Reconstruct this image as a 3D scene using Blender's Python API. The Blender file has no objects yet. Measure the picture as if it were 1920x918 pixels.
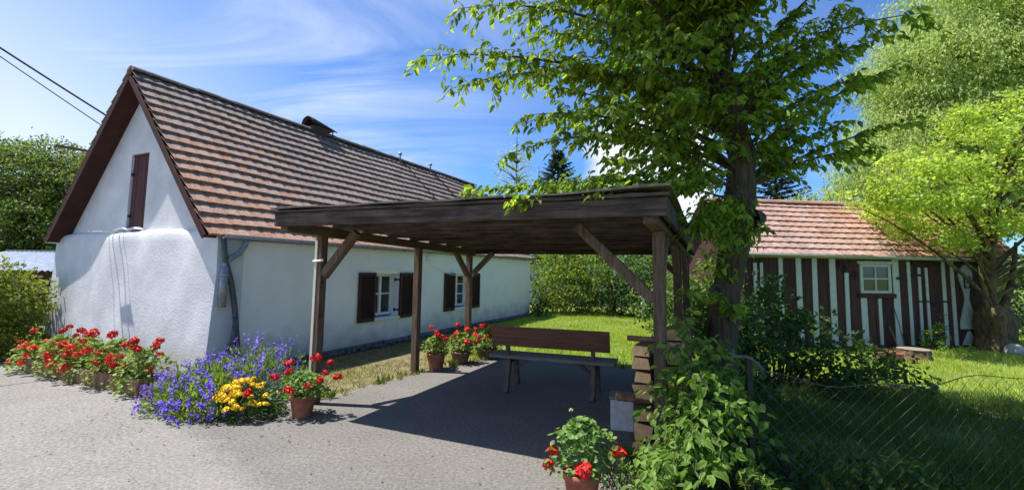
import bpy, math, random
import numpy as np
from mathutils import Vector, Matrix
random.seed(7); rng = np.random.default_rng(11)
scn = bpy.context.scene
COL = scn.collection
R = math.radians

# ------------------------------------------------------------------ camera, sky, sun, exposure
F_PX, PITCH, ROLL, CY, EYE = 862.62, .091, -.014, 428.45, 1.6
cam = bpy.data.cameras.new('camera'); cam_o = bpy.data.objects.new('camera', cam); COL.objects.link(cam_o)
cam.sensor_fit = 'HORIZONTAL'; cam.sensor_width = 36; cam.lens = F_PX / 1920 * 36
cam.shift_y = -(459 - CY) / 1920
cam.clip_start = .05; cam.clip_end = 3000
cam_o.matrix_world = Matrix.Translation((0, 0, EYE)) @ Matrix.Rotation(math.pi / 2 + PITCH, 4, 'X') @ Matrix.Rotation(-ROLL, 4, 'Z')
scn.camera = cam_o

SUN_EL = R(65.0)
TO_SUN = Vector((-.99, .115, 0)).normalized() * math.cos(SUN_EL) + Vector((0, 0, math.sin(SUN_EL)))
world = bpy.data.worlds.new('World'); scn.world = world; world.use_nodes = True
wn, wl = world.node_tree.nodes, world.node_tree.links
wn.clear()
def N(nodes, t, **kw):
    n = nodes.new(t)
    for k, v in kw.items():
        if hasattr(n, k): setattr(n, k, v)
        else: n.inputs[k.replace('_', ' ')].default_value = v
    return n
sky = N(wn, 'ShaderNodeTexSky', sky_type='NISHITA', sun_disc=False, sun_elevation=SUN_EL,
        sun_rotation=math.atan2(TO_SUN.x, TO_SUN.y), altitude=500, air_density=1.0, dust_density=.6, ozone_density=2.5)
tc = N(wn, 'ShaderNodeTexCoord')
sep = N(wn, 'ShaderNodeSeparateXYZ'); wl.new(tc.outputs['Generated'], sep.inputs[0])
# cloud layer: directions projected on a high plane
zc = N(wn, 'ShaderNodeMath', operation='MAXIMUM'); wl.new(sep.outputs['Z'], zc.inputs[0]); zc.inputs[1].default_value = .03
za = N(wn, 'ShaderNodeMath', operation='ADD'); wl.new(zc.outputs[0], za.inputs[0]); za.inputs[1].default_value = .12
dx_ = N(wn, 'ShaderNodeMath', operation='DIVIDE'); wl.new(sep.outputs['X'], dx_.inputs[0]); wl.new(za.outputs[0], dx_.inputs[1])
dy_ = N(wn, 'ShaderNodeMath', operation='DIVIDE'); wl.new(sep.outputs['Y'], dy_.inputs[0]); wl.new(za.outputs[0], dy_.inputs[1])
cmb = N(wn, 'ShaderNodeCombineXYZ'); wl.new(dx_.outputs[0], cmb.inputs['X']); wl.new(dy_.outputs[0], cmb.inputs['Y'])
mp = N(wn, 'ShaderNodeMapping'); mp.inputs['Rotation'].default_value = (0, 0, R(38)); mp.inputs['Scale'].default_value = (.55, 1.6, 1)
mp.inputs['Location'].default_value = (1.3, 2.7, 0)
wl.new(cmb.outputs[0], mp.inputs['Vector'])
nz1 = N(wn, 'ShaderNodeTexNoise', Scale=1.0, Detail=9.0, Roughness=.62, Distortion=.9); wl.new(mp.outputs[0], nz1.inputs['Vector'])
r1 = N(wn, 'ShaderNodeValToRGB'); r1.color_ramp.elements[0].position = .40; r1.color_ramp.elements[1].position = .68
wl.new(nz1.outputs['Fac'], r1.inputs['Fac'])
mp2 = N(wn, 'ShaderNodeMapping'); mp2.inputs['Scale'].default_value = (.42, .42, 1); mp2.inputs['Location'].default_value = (-.25, 4.1, 0)
wl.new(cmb.outputs[0], mp2.inputs['Vector'])
nz2 = N(wn, 'ShaderNodeTexNoise', Scale=1.0, Detail=3.0, Roughness=.5); wl.new(mp2.outputs[0], nz2.inputs['Vector'])
r2 = N(wn, 'ShaderNodeValToRGB'); r2.color_ramp.elements[0].position = .30; r2.color_ramp.elements[1].position = .58
wl.new(nz2.outputs['Fac'], r2.inputs['Fac'])
# more cirrus to the west (left), clear towards the east
west = N(wn, 'ShaderNodeMapRange'); wl.new(sep.outputs['X'], west.inputs['Value'])
west.inputs['From Min'].default_value = .12; west.inputs['From Max'].default_value = -.5
west.inputs['To Min'].default_value = .12; west.inputs['To Max'].default_value = 1.0
mul = N(wn, 'ShaderNodeMath', operation='MULTIPLY'); wl.new(r1.outputs['Color'], mul.inputs[0]); wl.new(r2.outputs['Color'], mul.inputs[1])
mul2 = N(wn, 'ShaderNodeMath', operation='MULTIPLY'); wl.new(mul.outputs[0], mul2.inputs[0]); wl.new(west.outputs[0], mul2.inputs[1])
# veil of haze low in the sky, strongest to the west
low = N(wn, 'ShaderNodeMapRange'); wl.new(sep.outputs['Z'], low.inputs['Value'])
low.inputs['From Min'].default_value = .60; low.inputs['From Max'].default_value = .12
low.inputs['To Min'].default_value = 0; low.inputs['To Max'].default_value = .9
west2 = N(wn, 'ShaderNodeMapRange'); wl.new(sep.outputs['X'], west2.inputs['Value'])
west2.inputs['From Min'].default_value = -.3; west2.inputs['From Max'].default_value = -.72
veil = N(wn, 'ShaderNodeMath', operation='MULTIPLY'); wl.new(low.outputs[0], veil.inputs[0]); wl.new(west2.outputs[0], veil.inputs[1])
# one bank of cumulus low in the north-east
bank_dir = Vector((.31, 1.0, .235)).normalized()
dist = N(wn, 'ShaderNodeVectorMath', operation='DISTANCE'); wl.new(tc.outputs['Generated'], dist.inputs[0]); dist.inputs[1].default_value = bank_dir
nz3 = N(wn, 'ShaderNodeTexNoise', Scale=9.0, Detail=6.0, Roughness=.6); wl.new(tc.outputs['Generated'], nz3.inputs['Vector'])
bm_ = N(wn, 'ShaderNodeMath', operation='MULTIPLY_ADD'); wl.new(nz3.outputs['Fac'], bm_.inputs[0]); bm_.inputs[1].default_value = -.16; wl.new(dist.outputs['Value'], bm_.inputs[2])
bank = N(wn, 'ShaderNodeMapRange'); wl.new(bm_.outputs[0], bank.inputs['Value'])
bank.inputs['From Min'].default_value = .075; bank.inputs['From Max'].default_value = .03
a1 = N(wn, 'ShaderNodeMath', operation='MAXIMUM'); wl.new(mul2.outputs[0], a1.inputs[0]); wl.new(veil.outputs[0], a1.inputs[1])
a2 = N(wn, 'ShaderNodeMath', operation='MAXIMUM'); wl.new(a1.outputs[0], a2.inputs[0]); wl.new(bank.outputs[0], a2.inputs[1])
tint = N(wn, 'ShaderNodeMix', data_type='RGBA', blend_type='MULTIPLY'); tint.inputs['Factor'].default_value = 1
wl.new(sky.outputs[0], tint.inputs[6]); tint.inputs[7].default_value = (.50, .81, 1.2, 1)
cm = N(wn, 'ShaderNodeMix', data_type='RGBA'); wl.new(a2.outputs[0], cm.inputs['Factor']); wl.new(tint.outputs[2], cm.inputs[6])
cm.inputs[7].default_value = (5.9, 6.4, 7.2, 1)
bg = N(wn, 'ShaderNodeBackground', Strength=.10); wl.new(cm.outputs[2], bg.inputs['Color'])
wo = N(wn, 'ShaderNodeOutputWorld'); wl.new(bg.outputs[0], wo.inputs[0])

sun = bpy.data.lights.new('sun', 'SUN'); sun.energy = 5.0; sun.angle = R(.5); sun.color = (1, .965, .915)
sun_o = bpy.data.objects.new('sun', sun); COL.objects.link(sun_o); sun_o.rotation_euler = TO_SUN.to_track_quat('Z', 'Y').to_euler()
sun_o.location = TO_SUN * 60
scn.view_settings.view_transform = 'Standard'; scn.view_settings.look = 'None'
scn.view_settings.gamma = 1; scn.view_settings.use_curve_mapping = False
scn.view_settings.exposure = .75

# ------------------------------------------------------------------ helpers
def at(px, py, y):
    """a point of the place seen at a photo pixel, y metres north of the camera"""
    X, Y = px - 960, CY - py
    c, s = math.cos(-ROLL), math.sin(-ROLL); X, Y = X * c - Y * s, X * s + Y * c
    d = Vector((X / F_PX, math.cos(PITCH) - Y / F_PX * math.sin(PITCH), math.sin(PITCH) + Y / F_PX * math.cos(PITCH)))
    return d * (y / d.y) + Vector((0, 0, EYE))

MATS = {}
def mat(name, c1, c2=None, rough=.8, scale=8, detail=5, bump=0, bscale=40, spec=.3, stretch=None, metal=0, obj_var=0, coords='Object', lo=.35, hi=.65, bdist=.01, blotch=0, blscale=.8, fine=0, splash=0):
    m = bpy.data.materials.new(name); m.use_nodes = True
    nt = m.node_tree; nd, lk = nt.nodes, nt.links
    b = nd['Principled BSDF']; b.inputs['Roughness'].default_value = rough
    b.inputs['Specular IOR Level'].default_value = spec; b.inputs['Metallic'].default_value = metal
    t = nd.new('ShaderNodeTexCoord'); mpn = nd.new('ShaderNodeMapping'); lk.new(t.outputs[coords], mpn.inputs['Vector'])
    if stretch: mpn.inputs['Scale'].default_value = stretch
    src = mpn.outputs[0]
    if obj_var:
        oi = nd.new('ShaderNodeObjectInfo'); ad = nd.new('ShaderNodeVectorMath'); ad.operation = 'ADD'
        mv = nd.new('ShaderNodeVectorMath'); mv.operation = 'SCALE'; mv.inputs['Scale'].default_value = 60
        cb = nd.new('ShaderNodeCombineXYZ'); lk.new(oi.outputs['Random'], cb.inputs[0]); lk.new(oi.outputs['Random'], cb.inputs[1])
        lk.new(cb.outputs[0], mv.inputs[0]); lk.new(mpn.outputs[0], ad.inputs[0]); lk.new(mv.outputs[0], ad.inputs[1]); src = ad.outputs[0]
    col = None
    if c2 is None: b.inputs['Base Color'].default_value = (*c1, 1)
    else:
        nz = nd.new('ShaderNodeTexNoise'); nz.inputs['Scale'].default_value = scale; nz.inputs['Detail'].default_value = detail; nz.inputs['Roughness'].default_value = .62
        lk.new(src, nz.inputs['Vector'])
        rp = nd.new('ShaderNodeValToRGB'); rp.color_ramp.elements[0].position = lo; rp.color_ramp.elements[1].position = hi
        rp.color_ramp.elements[0].color = (*c1, 1); rp.color_ramp.elements[1].color = (*c2, 1)
        lk.new(nz.outputs['Fac'], rp.inputs['Fac']); col = rp.outputs['Color']
        if obj_var:
            hs = nd.new('ShaderNodeHueSaturation'); mr = nd.new('ShaderNodeMapRange'); lk.new(oi.outputs['Random'], mr.inputs['Value'])
            mr.inputs['To Min'].default_value = 1 - obj_var; mr.inputs['To Max'].default_value = 1 + obj_var
            lk.new(mr.outputs[0], hs.inputs['Value']); lk.new(col, hs.inputs['Color']); col = hs.outputs['Color']
        for amt, sc_, dt_ in ((blotch, blscale, 6), (fine, 130, 2)):   # uneven weathering, and grit
            if not amt: continue
            n3 = nd.new('ShaderNodeTexNoise'); n3.inputs['Scale'].default_value = sc_; n3.inputs['Detail'].default_value = dt_; n3.inputs['Roughness'].default_value = .65; lk.new(t.outputs[coords], n3.inputs['Vector'])
            mr3 = nd.new('ShaderNodeMapRange'); lk.new(n3.outputs['Fac'], mr3.inputs['Value']); mr3.inputs['From Min'].default_value = .3; mr3.inputs['From Max'].default_value = .7
            mr3.inputs['To Min'].default_value = 1 - amt; mr3.inputs['To Max'].default_value = 1 + amt * .6
            h3 = nd.new('ShaderNodeHueSaturation'); lk.new(mr3.outputs[0], h3.inputs['Value']); lk.new(col, h3.inputs['Color']); col = h3.outputs['Color']
        if splash:   # dirt splashed up from the ground, broken up by noise
            sz = nd.new('ShaderNodeSeparateXYZ'); lk.new(t.outputs['Object'], sz.inputs[0]); n4 = nd.new('ShaderNodeTexNoise'); n4.inputs['Scale'].default_value = 3.5; n4.inputs['Detail'].default_value = 8; lk.new(t.outputs['Object'], n4.inputs['Vector'])
            m4 = nd.new('ShaderNodeMath'); m4.operation = 'MULTIPLY_ADD'; lk.new(n4.outputs['Fac'], m4.inputs[0]); m4.inputs[1].default_value = -.9; lk.new(sz.outputs['Z'], m4.inputs[2])
            r4 = nd.new('ShaderNodeMapRange'); lk.new(m4.outputs[0], r4.inputs['Value']); r4.inputs['From Min'].default_value = .12; r4.inputs['From Max'].default_value = -.4; r4.inputs['To Max'].default_value = splash
            x4 = nd.new('ShaderNodeMix'); x4.data_type = 'RGBA'; lk.new(r4.outputs[0], x4.inputs['Factor']); lk.new(col, x4.inputs[6]); x4.inputs[7].default_value = (.30, .28, .23, 1); col = x4.outputs[2]
        lk.new(col, b.inputs['Base Color'])
    if bump:
        nb = nd.new('ShaderNodeTexNoise'); nb.inputs['Scale'].default_value = bscale; nb.inputs['Detail'].default_value = 6; nb.inputs['Roughness'].default_value = .6
        lk.new(src, nb.inputs['Vector'])
        bp = nd.new('ShaderNodeBump'); bp.inputs['Strength'].default_value = bump; bp.inputs['Distance'].default_value = bdist
        lk.new(nb.outputs['Fac'], bp.inputs['Height']); lk.new(bp.outputs[0], b.inputs['Normal'])
    MATS[name] = m
    return m
def leafmat(name, stops, trans=.4, rough=.55, spec=.25, tmul=(1.25, 1.35, .55)):
    """foliage: colour by a per-leaf tint value (face attribute on a joined mesh, object random on a single leaf)"""
    m = bpy.data.materials.new(name); m.use_nodes = True
    nd, lk = m.node_tree.nodes, m.node_tree.links
    b = nd['Principled BSDF']; b.inputs['Roughness'].default_value = rough; b.inputs['Specular IOR Level'].default_value = spec
    at_ = nd.new('ShaderNodeAttribute'); at_.attribute_name = 'tint'
    oi = nd.new('ShaderNodeObjectInfo')
    ad = nd.new('ShaderNodeMath'); ad.operation = 'ADD'; lk.new(at_.outputs['Fac'], ad.inputs[0]); lk.new(oi.outputs['Random'], ad.inputs[1])
    fr = nd.new('ShaderNodeMath'); fr.operation = 'FRACT'; lk.new(ad.outputs[0], fr.inputs[0])
    rp = nd.new('ShaderNodeValToRGB'); el = rp.color_ramp.elements
    while len(el) < len(stops): el.new(.5)
    for e, (p, c) in zip(el, stops): e.position = p; e.color = (*c, 1)
    lk.new(fr.outputs[0], rp.inputs['Fac']); lk.new(rp.outputs[0], b.inputs['Base Color'])
    tr = nd.new('ShaderNodeBsdfTranslucent'); mu = nd.new('ShaderNodeMix'); mu.data_type = 'RGBA'; mu.blend_type = 'MULTIPLY'; mu.inputs['Factor'].default_value = 1
    lk.new(rp.outputs[0], mu.inputs[6]); mu.inputs[7].default_value = (*[x * 1.5 for x in tmul], 1)
    lk.new(mu.outputs[2], tr.inputs['Color'])
    mx = nd.new('ShaderNodeMixShader'); mx.inputs[0].default_value = trans
    lk.new(b.outputs[0], mx.inputs[1]); lk.new(tr.outputs[0], mx.inputs[2]); lk.new(mx.outputs[0], nd['Material Output'].inputs[0])
    MATS[name] = m
    return m

class MB:
    def __init__(s): s.v = []; s.f = []
    def add(s, vs, fs):
        o = len(s.v); s.v += [tuple(v) for v in vs]; s.f += [tuple(i + o for i in f) for f in fs]; return s
    def box(s, x0, x1, y0, y1, z0, z1):
        return s.add([(x0,y0,z0),(x1,y0,z0),(x1,y1,z0),(x0,y1,z0),(x0,y0,z1),(x1,y0,z1),(x1,y1,z1),(x0,y1,z1)],
                     [(0,3,2,1),(4,5,6,7),(0,1,5,4),(1,2,6,5),(2,3,7,6),(3,0,4,7)])
    def beam(s, p0, p1, w, h, up=(0, 0, 1), jit=0):
        p0, p1 = Vector(p0), Vector(p1); d = (p1 - p0).normalized(); u = Vector(up)
        a = d.cross(u)
        if a.length < 1e-4: a = d.cross(Vector((1, 0, 0)))
        a.normalize(); b = a.cross(d).normalized()
        q = []
        for p in (p0, p1):
            for (i, j) in ((-1,-1),(1,-1),(1,1),(-1,1)):
                q.append(p + a * (i * w / 2 + random.uniform(-jit, jit)) + b * (j * h / 2 + random.uniform(-jit, jit)))
        return s.add(q, [(0,3,2,1),(4,5,6,7),(0,1,5,4),(1,2,6,5),(2,3,7,6),(3,0,4,7)])
    def prism(s, poly, fn, d0, d1):
        n = len(poly); a = [fn(p, d0) for p in poly]; b = [fn(p, d1) for p in poly]
        return s.add(a + b, [tuple(range(n))[::-1], tuple(range(n, 2 * n))] + [(i, (i + 1) % n, n + (i + 1) % n, n + i) for i in range(n)])
    def tube(s, pts, rad, seg=8, cap=True, wob=0):
        pts = [Vector(p) for p in pts]; n = len(pts)
        if not hasattr(rad, '__len__'): rad = [rad] * n
        t0 = (pts[1] - pts[0]).normalized(); a = t0.orthogonal().normalized(); o = len(s.v); vs = []
        for i, p in enumerate(pts):
            t = (pts[min(i + 1, n - 1)] - pts[max(i - 1, 0)]).normalized()
            a = (a - t * a.dot(t)).normalized(); b = t.cross(a)
            for k in range(seg):
                an = 2 * math.pi * k / seg; r = rad[i] * (1 + (random.uniform(-wob, wob) if wob else 0))
                vs.append(p + a * (math.cos(an) * r) + b * (math.sin(an) * r))
        fs = [(i * seg + k, i * seg + (k + 1) % seg, (i + 1) * seg + (k + 1) % seg, (i + 1) * seg + k) for i in range(n - 1) for k in range(seg)]
        if cap: fs += [tuple(range(seg))[::-1], tuple(range((n - 1) * seg, n * seg))]
        return s.add(vs, fs)
    def lathe(s, prof, seg=20, c=(0, 0, 0)):
        vs = [(c[0] + r * math.cos(2 * math.pi * k / seg), c[1] + r * math.sin(2 * math.pi * k / seg), c[2] + z) for r, z in prof for k in range(seg)]
        n = len(prof)
        return s.add(vs, [(i * seg + k, i * seg + (k + 1) % seg, (i + 1) * seg + (k + 1) % seg, (i + 1) * seg + k) for i in range(n - 1) for k in range(seg)])
    def mesh(s, name, m=None, smooth=False):
        me = bpy.data.meshes.new(name); me.from_pydata(s.v, [], s.f)
        if m: me.materials.append(MATS[m])
        if smooth: me.polygons.foreach_set('use_smooth', [True] * len(me.polygons))
        me.update(); return me
    def build(s, name, m, parent=None, smooth=False, bevel=0):
        return obj(name, s.mesh(name, m, smooth), parent, bevel=bevel)
def obj(name, me, parent=None, loc=None, rot=None, bevel=0, mtx=None):
    o = bpy.data.objects.new(name, me); COL.objects.link(o)
    if parent: o.parent = parent
    if mtx is not None: o.matrix_local = mtx
    else:
        if loc is not None: o.location = loc
        if rot is not None: o.rotation_euler = rot
    if bevel:
        b = o.modifiers.new('bevel', 'BEVEL'); b.width = bevel; b.segments = 2; b.limit_method = 'ANGLE'; b.angle_limit = R(40)
    return o
def tag(o, label, cat, group=None):
    o['label'] = label; o['category'] = cat
    if group: o['group'] = group
    return o
def thing(name, label, cat, loc=(0, 0, 0), rotz=0, group=None):
    o = obj(name, None, None, loc, (0, 0, rotz)); o.empty_display_size = .2
    return tag(o, label, cat, group)
def struct(o): o['kind'] = 'structure'; return o
def stuff(o): o['kind'] = 'stuff'; return o
def part(name, m, parent, fn, bevel=0, smooth=False):
    b = MB(); fn(b); return b.build(name, m, parent, smooth, bevel)

def np_mesh(name, v, f, m, tint=None):
    """v (n,3), f (k,c) with c corners each"""
    me = bpy.data.meshes.new(name); k, c = f.shape
    me.vertices.add(len(v)); me.vertices.foreach_set('co', np.ascontiguousarray(v, dtype=np.float32).ravel())
    me.loops.add(k * c); me.loops.foreach_set('vertex_index', np.ascontiguousarray(f, dtype=np.int32).ravel())
    me.polygons.add(k); me.polygons.foreach_set('loop_start', np.arange(0, k * c, c, dtype=np.int32))
    me.polygons.foreach_set('loop_total', np.full(k, c, dtype=np.int32))
    me.polygons.foreach_set('use_smooth', np.zeros(k, dtype=bool))
    if tint is not None:
        a = me.attributes.new('tint', 'FLOAT', 'FACE'); a.data.foreach_set('value', np.ascontiguousarray(tint, dtype=np.float32))
    me.materials.append(MATS[m]); me.update(calc_edges=True); return me
# leaf templates: x along, y across, z up
LEAF = (np.array([(0,0,0),(.28,.24,.07),(.68,.19,.03),(1,0,-.12),(.68,-.19,.03),(.28,-.24,.07)]), np.array([(0,3,2,1),(0,5,4,3)]))
OVAL = (np.array([(0,0,0),(.25,.31,.08),(.72,.27,.05),(1,0,-.06),(.72,-.27,.05),(.25,-.31,.08)]), np.array([(0,3,2,1),(0,5,4,3)]))
BROAD = (np.array([(0,0,0),(.3,.27,.06),(.66,.20,.03),(1,0,-.15),(.66,-.20,.03),(.3,-.27,.06)]), np.array([(0,3,2,1),(0,5,4,3)]))
DIAM = (np.array([(0,0,0),(.5,.3,.06),(1,0,-.04),(.5,-.3,.06)]), np.array([(0,1,2,3)]))
NARR = (np.array([(0,0,0),(.4,.12,.02),(1,0,-.1),(.4,-.12,.02)]), np.array([(0,1,2,3)]))
_a = np.linspace(0, 2 * np.pi, 9)[:-1]
ROUND = (np.vstack([[(.5,0,-.1)], np.c_[.5 + .5 * np.cos(_a) * (1 - .1 * (np.arange(8) % 2)), .5 * np.sin(_a) * (1 - .1 * (np.arange(8) % 2)), .04 + 0 * _a]]),
         np.array([(0, 1 + i, 1 + (i + 1) % 8) for i in range(8)]))
def unit(a): return a / np.maximum(np.linalg.norm(a, axis=1, keepdims=True), 1e-9)
def basis(along, nrm):
    a = unit(along); b = unit(np.cross(nrm, a)); n = np.cross(a, b); return a, b, n
def leaves(tpl, pos, along, nrm, size, wid=1.0):
    tv, tf = tpl; k = len(tv); n = len(pos)
    a, b, c = basis(along, nrm); s = np.asarray(size).reshape(-1, 1, 1)
    v = pos[:, None, :] + s * (tv[None, :, 0:1] * a[:, None, :] + wid * tv[None, :, 1:2] * b[:, None, :] + tv[None, :, 2:3] * c[:, None, :])
    f = (tf[None] + (np.arange(n) * k)[:, None, None]).reshape(-1, tf.shape[1])
    return v.reshape(-1, 3), f
def leaf_object(name, tpl, pos, along, nrm, size, m, parent=None, wid=1.0, t=None):
    v, f = leaves(tpl, pos, along, nrm, size, wid)
    if t is None: t = rng.random(len(pos))
    return obj(name, np_mesh(name, v, f, m, np.repeat(t, len(tpl[1]))), parent)
def leaf_parts(tpl, pos, along, nrm, size, m, parent, name='leaf'):
    me = np_mesh(name, tpl[0], tpl[1], m)
    a, b, c = basis(along, nrm)
    for i in range(len(pos)):
        s = float(size[i])
        mt = Matrix(((a[i,0]*s, b[i,0]*s, c[i,0]*s, pos[i,0]), (a[i,1]*s, b[i,1]*s, c[i,1]*s, pos[i,1]), (a[i,2]*s, b[i,2]*s, c[i,2]*s, pos[i,2]), (0,0,0,1)))
        obj(name, me, parent, mtx=mt)
def rand_dirs(n): return unit(rng.normal(size=(n, 3)))
def bez(p0, p1, p2, n):
    p0, p1, p2 = Vector(p0), Vector(p1), Vector(p2)
    return [p0 * (1 - t) ** 2 + p1 * (2 * t * (1 - t)) + p2 * t * t for t in [i / (n - 1) for i in range(n)]]
def in_poly(x, y, poly):
    c = np.zeros(len(x), bool); n = len(poly); j = n - 1
    for i in range(n):
        xi, yi = poly[i]; xj, yj = poly[j]
        c ^= ((yi > y) != (yj > y)) & (x < (xj - xi) * (y - yi) / (yj - yi + 1e-12) + xi); j = i
    return c
def pick_shown(pos, size, most):
    """indices of the leaves that show largest from the front, inside the view"""
    d = pos[:, 1]; ok = (d > .5) & (np.abs(pos[:, 0] / np.maximum(d, .1)) < 1.08) & ((pos[:, 2] - EYE) / np.maximum(d, .1) < .6) & ((pos[:, 2] - EYE) / np.maximum(d, .1) > -.45)
    key = np.where(ok, size / np.maximum(d, .1), 0) * rng.uniform(.7, 1, len(pos)); o = np.argsort(-key)
    return o[:most], o[most:]

# ------------------------------------------------------------------ materials
AS = dict(rough=.94, scale=34, detail=7, blotch=.15, blscale=.9, fine=.30, bump=.8, bscale=60, spec=.15, lo=.36, hi=.66, bdist=.008)
mat('asphalt', (.18, .166, .148), (.32, .298, .268), **AS)
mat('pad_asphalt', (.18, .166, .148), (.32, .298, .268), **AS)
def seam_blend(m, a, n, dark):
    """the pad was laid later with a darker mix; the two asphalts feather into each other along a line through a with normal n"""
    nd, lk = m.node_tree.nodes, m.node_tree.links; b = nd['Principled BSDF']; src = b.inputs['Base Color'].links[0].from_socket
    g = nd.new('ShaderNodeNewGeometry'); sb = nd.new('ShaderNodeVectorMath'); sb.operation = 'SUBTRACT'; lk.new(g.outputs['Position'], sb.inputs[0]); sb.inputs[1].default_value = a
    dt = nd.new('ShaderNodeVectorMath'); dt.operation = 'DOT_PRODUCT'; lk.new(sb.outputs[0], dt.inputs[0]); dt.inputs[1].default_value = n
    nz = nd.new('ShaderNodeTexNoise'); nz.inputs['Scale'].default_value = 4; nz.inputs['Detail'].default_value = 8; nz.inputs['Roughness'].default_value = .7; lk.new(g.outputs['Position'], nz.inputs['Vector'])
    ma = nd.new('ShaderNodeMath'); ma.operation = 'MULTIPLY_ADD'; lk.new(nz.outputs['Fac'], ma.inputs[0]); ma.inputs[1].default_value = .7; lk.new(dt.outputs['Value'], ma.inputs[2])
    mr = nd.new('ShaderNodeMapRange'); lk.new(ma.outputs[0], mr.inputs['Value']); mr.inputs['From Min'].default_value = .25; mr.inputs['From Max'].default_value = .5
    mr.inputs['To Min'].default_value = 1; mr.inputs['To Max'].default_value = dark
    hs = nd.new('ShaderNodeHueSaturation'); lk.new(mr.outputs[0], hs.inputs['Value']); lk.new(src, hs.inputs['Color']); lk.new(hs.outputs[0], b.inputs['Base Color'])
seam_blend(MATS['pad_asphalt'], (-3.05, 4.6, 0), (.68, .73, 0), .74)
mat('soil', (.10, .15, .03), (.18, .22, .06), rough=1, scale=1.3, detail=8, bump=.6, bscale=25, spec=.05, bdist=.03)
mat('dry_soil', (.12, .10, .05), (.24, .20, .11), rough=1, scale=5, detail=8, bump=.6, bscale=40, spec=.05, bdist=.02)
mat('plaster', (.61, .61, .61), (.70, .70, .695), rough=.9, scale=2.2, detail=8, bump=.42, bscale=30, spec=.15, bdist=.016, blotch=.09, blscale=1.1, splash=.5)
mat('smooth_plaster', (.86, .83, .765), (.90, .88, .82), rough=.9, blotch=.06, blscale=1.3, splash=.6, scale=1.4, detail=6, bump=.3, bscale=22, spec=.15, bdist=.008)
mat('plinth_stone', (.10, .10, .105), (.28, .275, .27), rough=.95, scale=18, bump=.6, bscale=50, spec=.1, bdist=.01, obj_var=.2)
mat('dark_plank', (.055, .018, .020), (.10, .035, .035), rough=.75, scale=7, stretch=(6, 6, .6), bump=.3, bscale=30, bdist=.004)
mat('soffit', (.036, .013, .011), (.062, .022, .017), rough=.8, scale=5, stretch=(1, 1, 1), bump=.2, bscale=30, bdist=.004)
mat('shutter_paint', (.035, .015, .014), (.07, .028, .025), rough=.6, scale=9, bump=.15, bscale=40, bdist=.003)
mat('old_wood', (.085, .055, .037), (.20, .135, .09), rough=.85, blotch=.3, blscale=4, scale=9, stretch=(7, 7, .5), bump=.5, bscale=30, bdist=.004, obj_var=.18)
mat('beam_wood', (.04, .027, .021), (.125, .093, .074), rough=.9, scale=4.0, stretch=(.6, 5, 7), bump=.8, bscale=12, bdist=.006, obj_var=.2, blotch=.45, blscale=3.2)
mat('deck_wood', (.07, .042, .03), (.15, .09, .062), rough=.85, blotch=.35, blscale=2.5, scale=5, stretch=(8, .5, 8), bump=.5, bscale=16, bdist=.004, obj_var=.22)
mat('felt', (.10, .085, .07), (.17, .15, .13), rough=.95, scale=14, bump=.5, bscale=60, bdist=.006)
mat('zinc', (.20, .22, .235), (.33, .35, .36), rough=.5, scale=14, metal=.45, spec=.5, bump=.1, bscale=30, bdist=.003)
mat('dark_pipe', (.05, .052, .058), (.10, .105, .112), rough=.55, scale=12, spec=.4)
mat('black_iron', (.012, .012, .013), (.03, .027, .025), rough=.6, scale=20)
mat('rust', (.05, .025, .018), (.10, .055, .04), rough=.85, scale=20, bump=.3, bscale=60, bdist=.004)
mat('white_paint', (.72, .73, .70), (.82, .82, .79), rough=.55, scale=10, bump=.08, bscale=40, bdist=.003)
mat('batten_paint', (.40, .45, .40), (.58, .62, .56), rough=.7, scale=12, stretch=(4, 4, .8), bump=.2, bscale=30, bdist=.004)
mat('lit_face_cream', (.55, .50, .38), (.68, .63, .50), rough=.7, scale=12, stretch=(4, 4, .6), bump=.1, bscale=30, bdist=.003)  # pale colour standing in for sun on the post front
mat('gutter_paint', (.36, .40, .36), (.48, .52, .46), rough=.6, scale=9, stretch=(.6, 4, 4), bump=.1, bscale=30, bdist=.003)
mat('hut_plank', (.045, .020, .018), (.095, .045, .038), rough=.85, scale=6, stretch=(7, 7, .5), bump=.5, bscale=24, bdist=.005, obj_var=.22)
mat('terracotta', (.27, .08, .045), (.42, .15, .085), rough=.85, blotch=.3, blscale=7, scale=9, bump=.15, bscale=40, bdist=.003)
mat('trough', (.16, .085, .05), (.27, .16, .10), rough=.9, scale=7, bump=.5, bscale=35, bdist=.006)
mat('potting_soil', (.03, .02, .013), (.06, .042, .03), rough=1, scale=20, bump=.8, bscale=40, bdist=.02)
mat('bench_back', (.12, .052, .027), (.21, .095, .05), rough=.5, scale=6, stretch=(.5, 6, 8), bump=.2, bscale=20, bdist=.003, spec=.45)
mat('bench_wood', (.13, .115, .095), (.24, .215, .18), rough=.75, scale=6, stretch=(.5, 6, 6), bump=.4, bscale=20, bdist=.004, obj_var=.15)
mat('bench_leg', (.10, .075, .055), (.19, .14, .105), rough=.8, scale=6, stretch=(6, 6, .5), bump=.4, bscale=20, bdist=.004, obj_var=.15)
mat('cut_wood', (.60, .32, .14), (.78, .48, .24), rough=.85, scale=12, bump=.3, bscale=40, bdist=.004, obj_var=.25, stretch=(1, .25, 1))
mat('log_bark', (.12, .07, .04), (.27, .17, .10), rough=.95, scale=12, bump=.8, bscale=22, bdist=.01, obj_var=.25)
mat('bark', (.042, .031, .021), (.125, .094, .064), rough=.95, scale=6, stretch=(5, 5, .7), bump=.9, bscale=6, bdist=.03)
mat('bark_mossy', (.055, .042, .024), (.20, .15, .07), rough=.95, scale=5, stretch=(3, 3, .8), bump=.9, bscale=9, bdist=.04)
mat('twig', (.045, .034, .024), (.09, .07, .05), rough=.9, scale=12)
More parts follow.
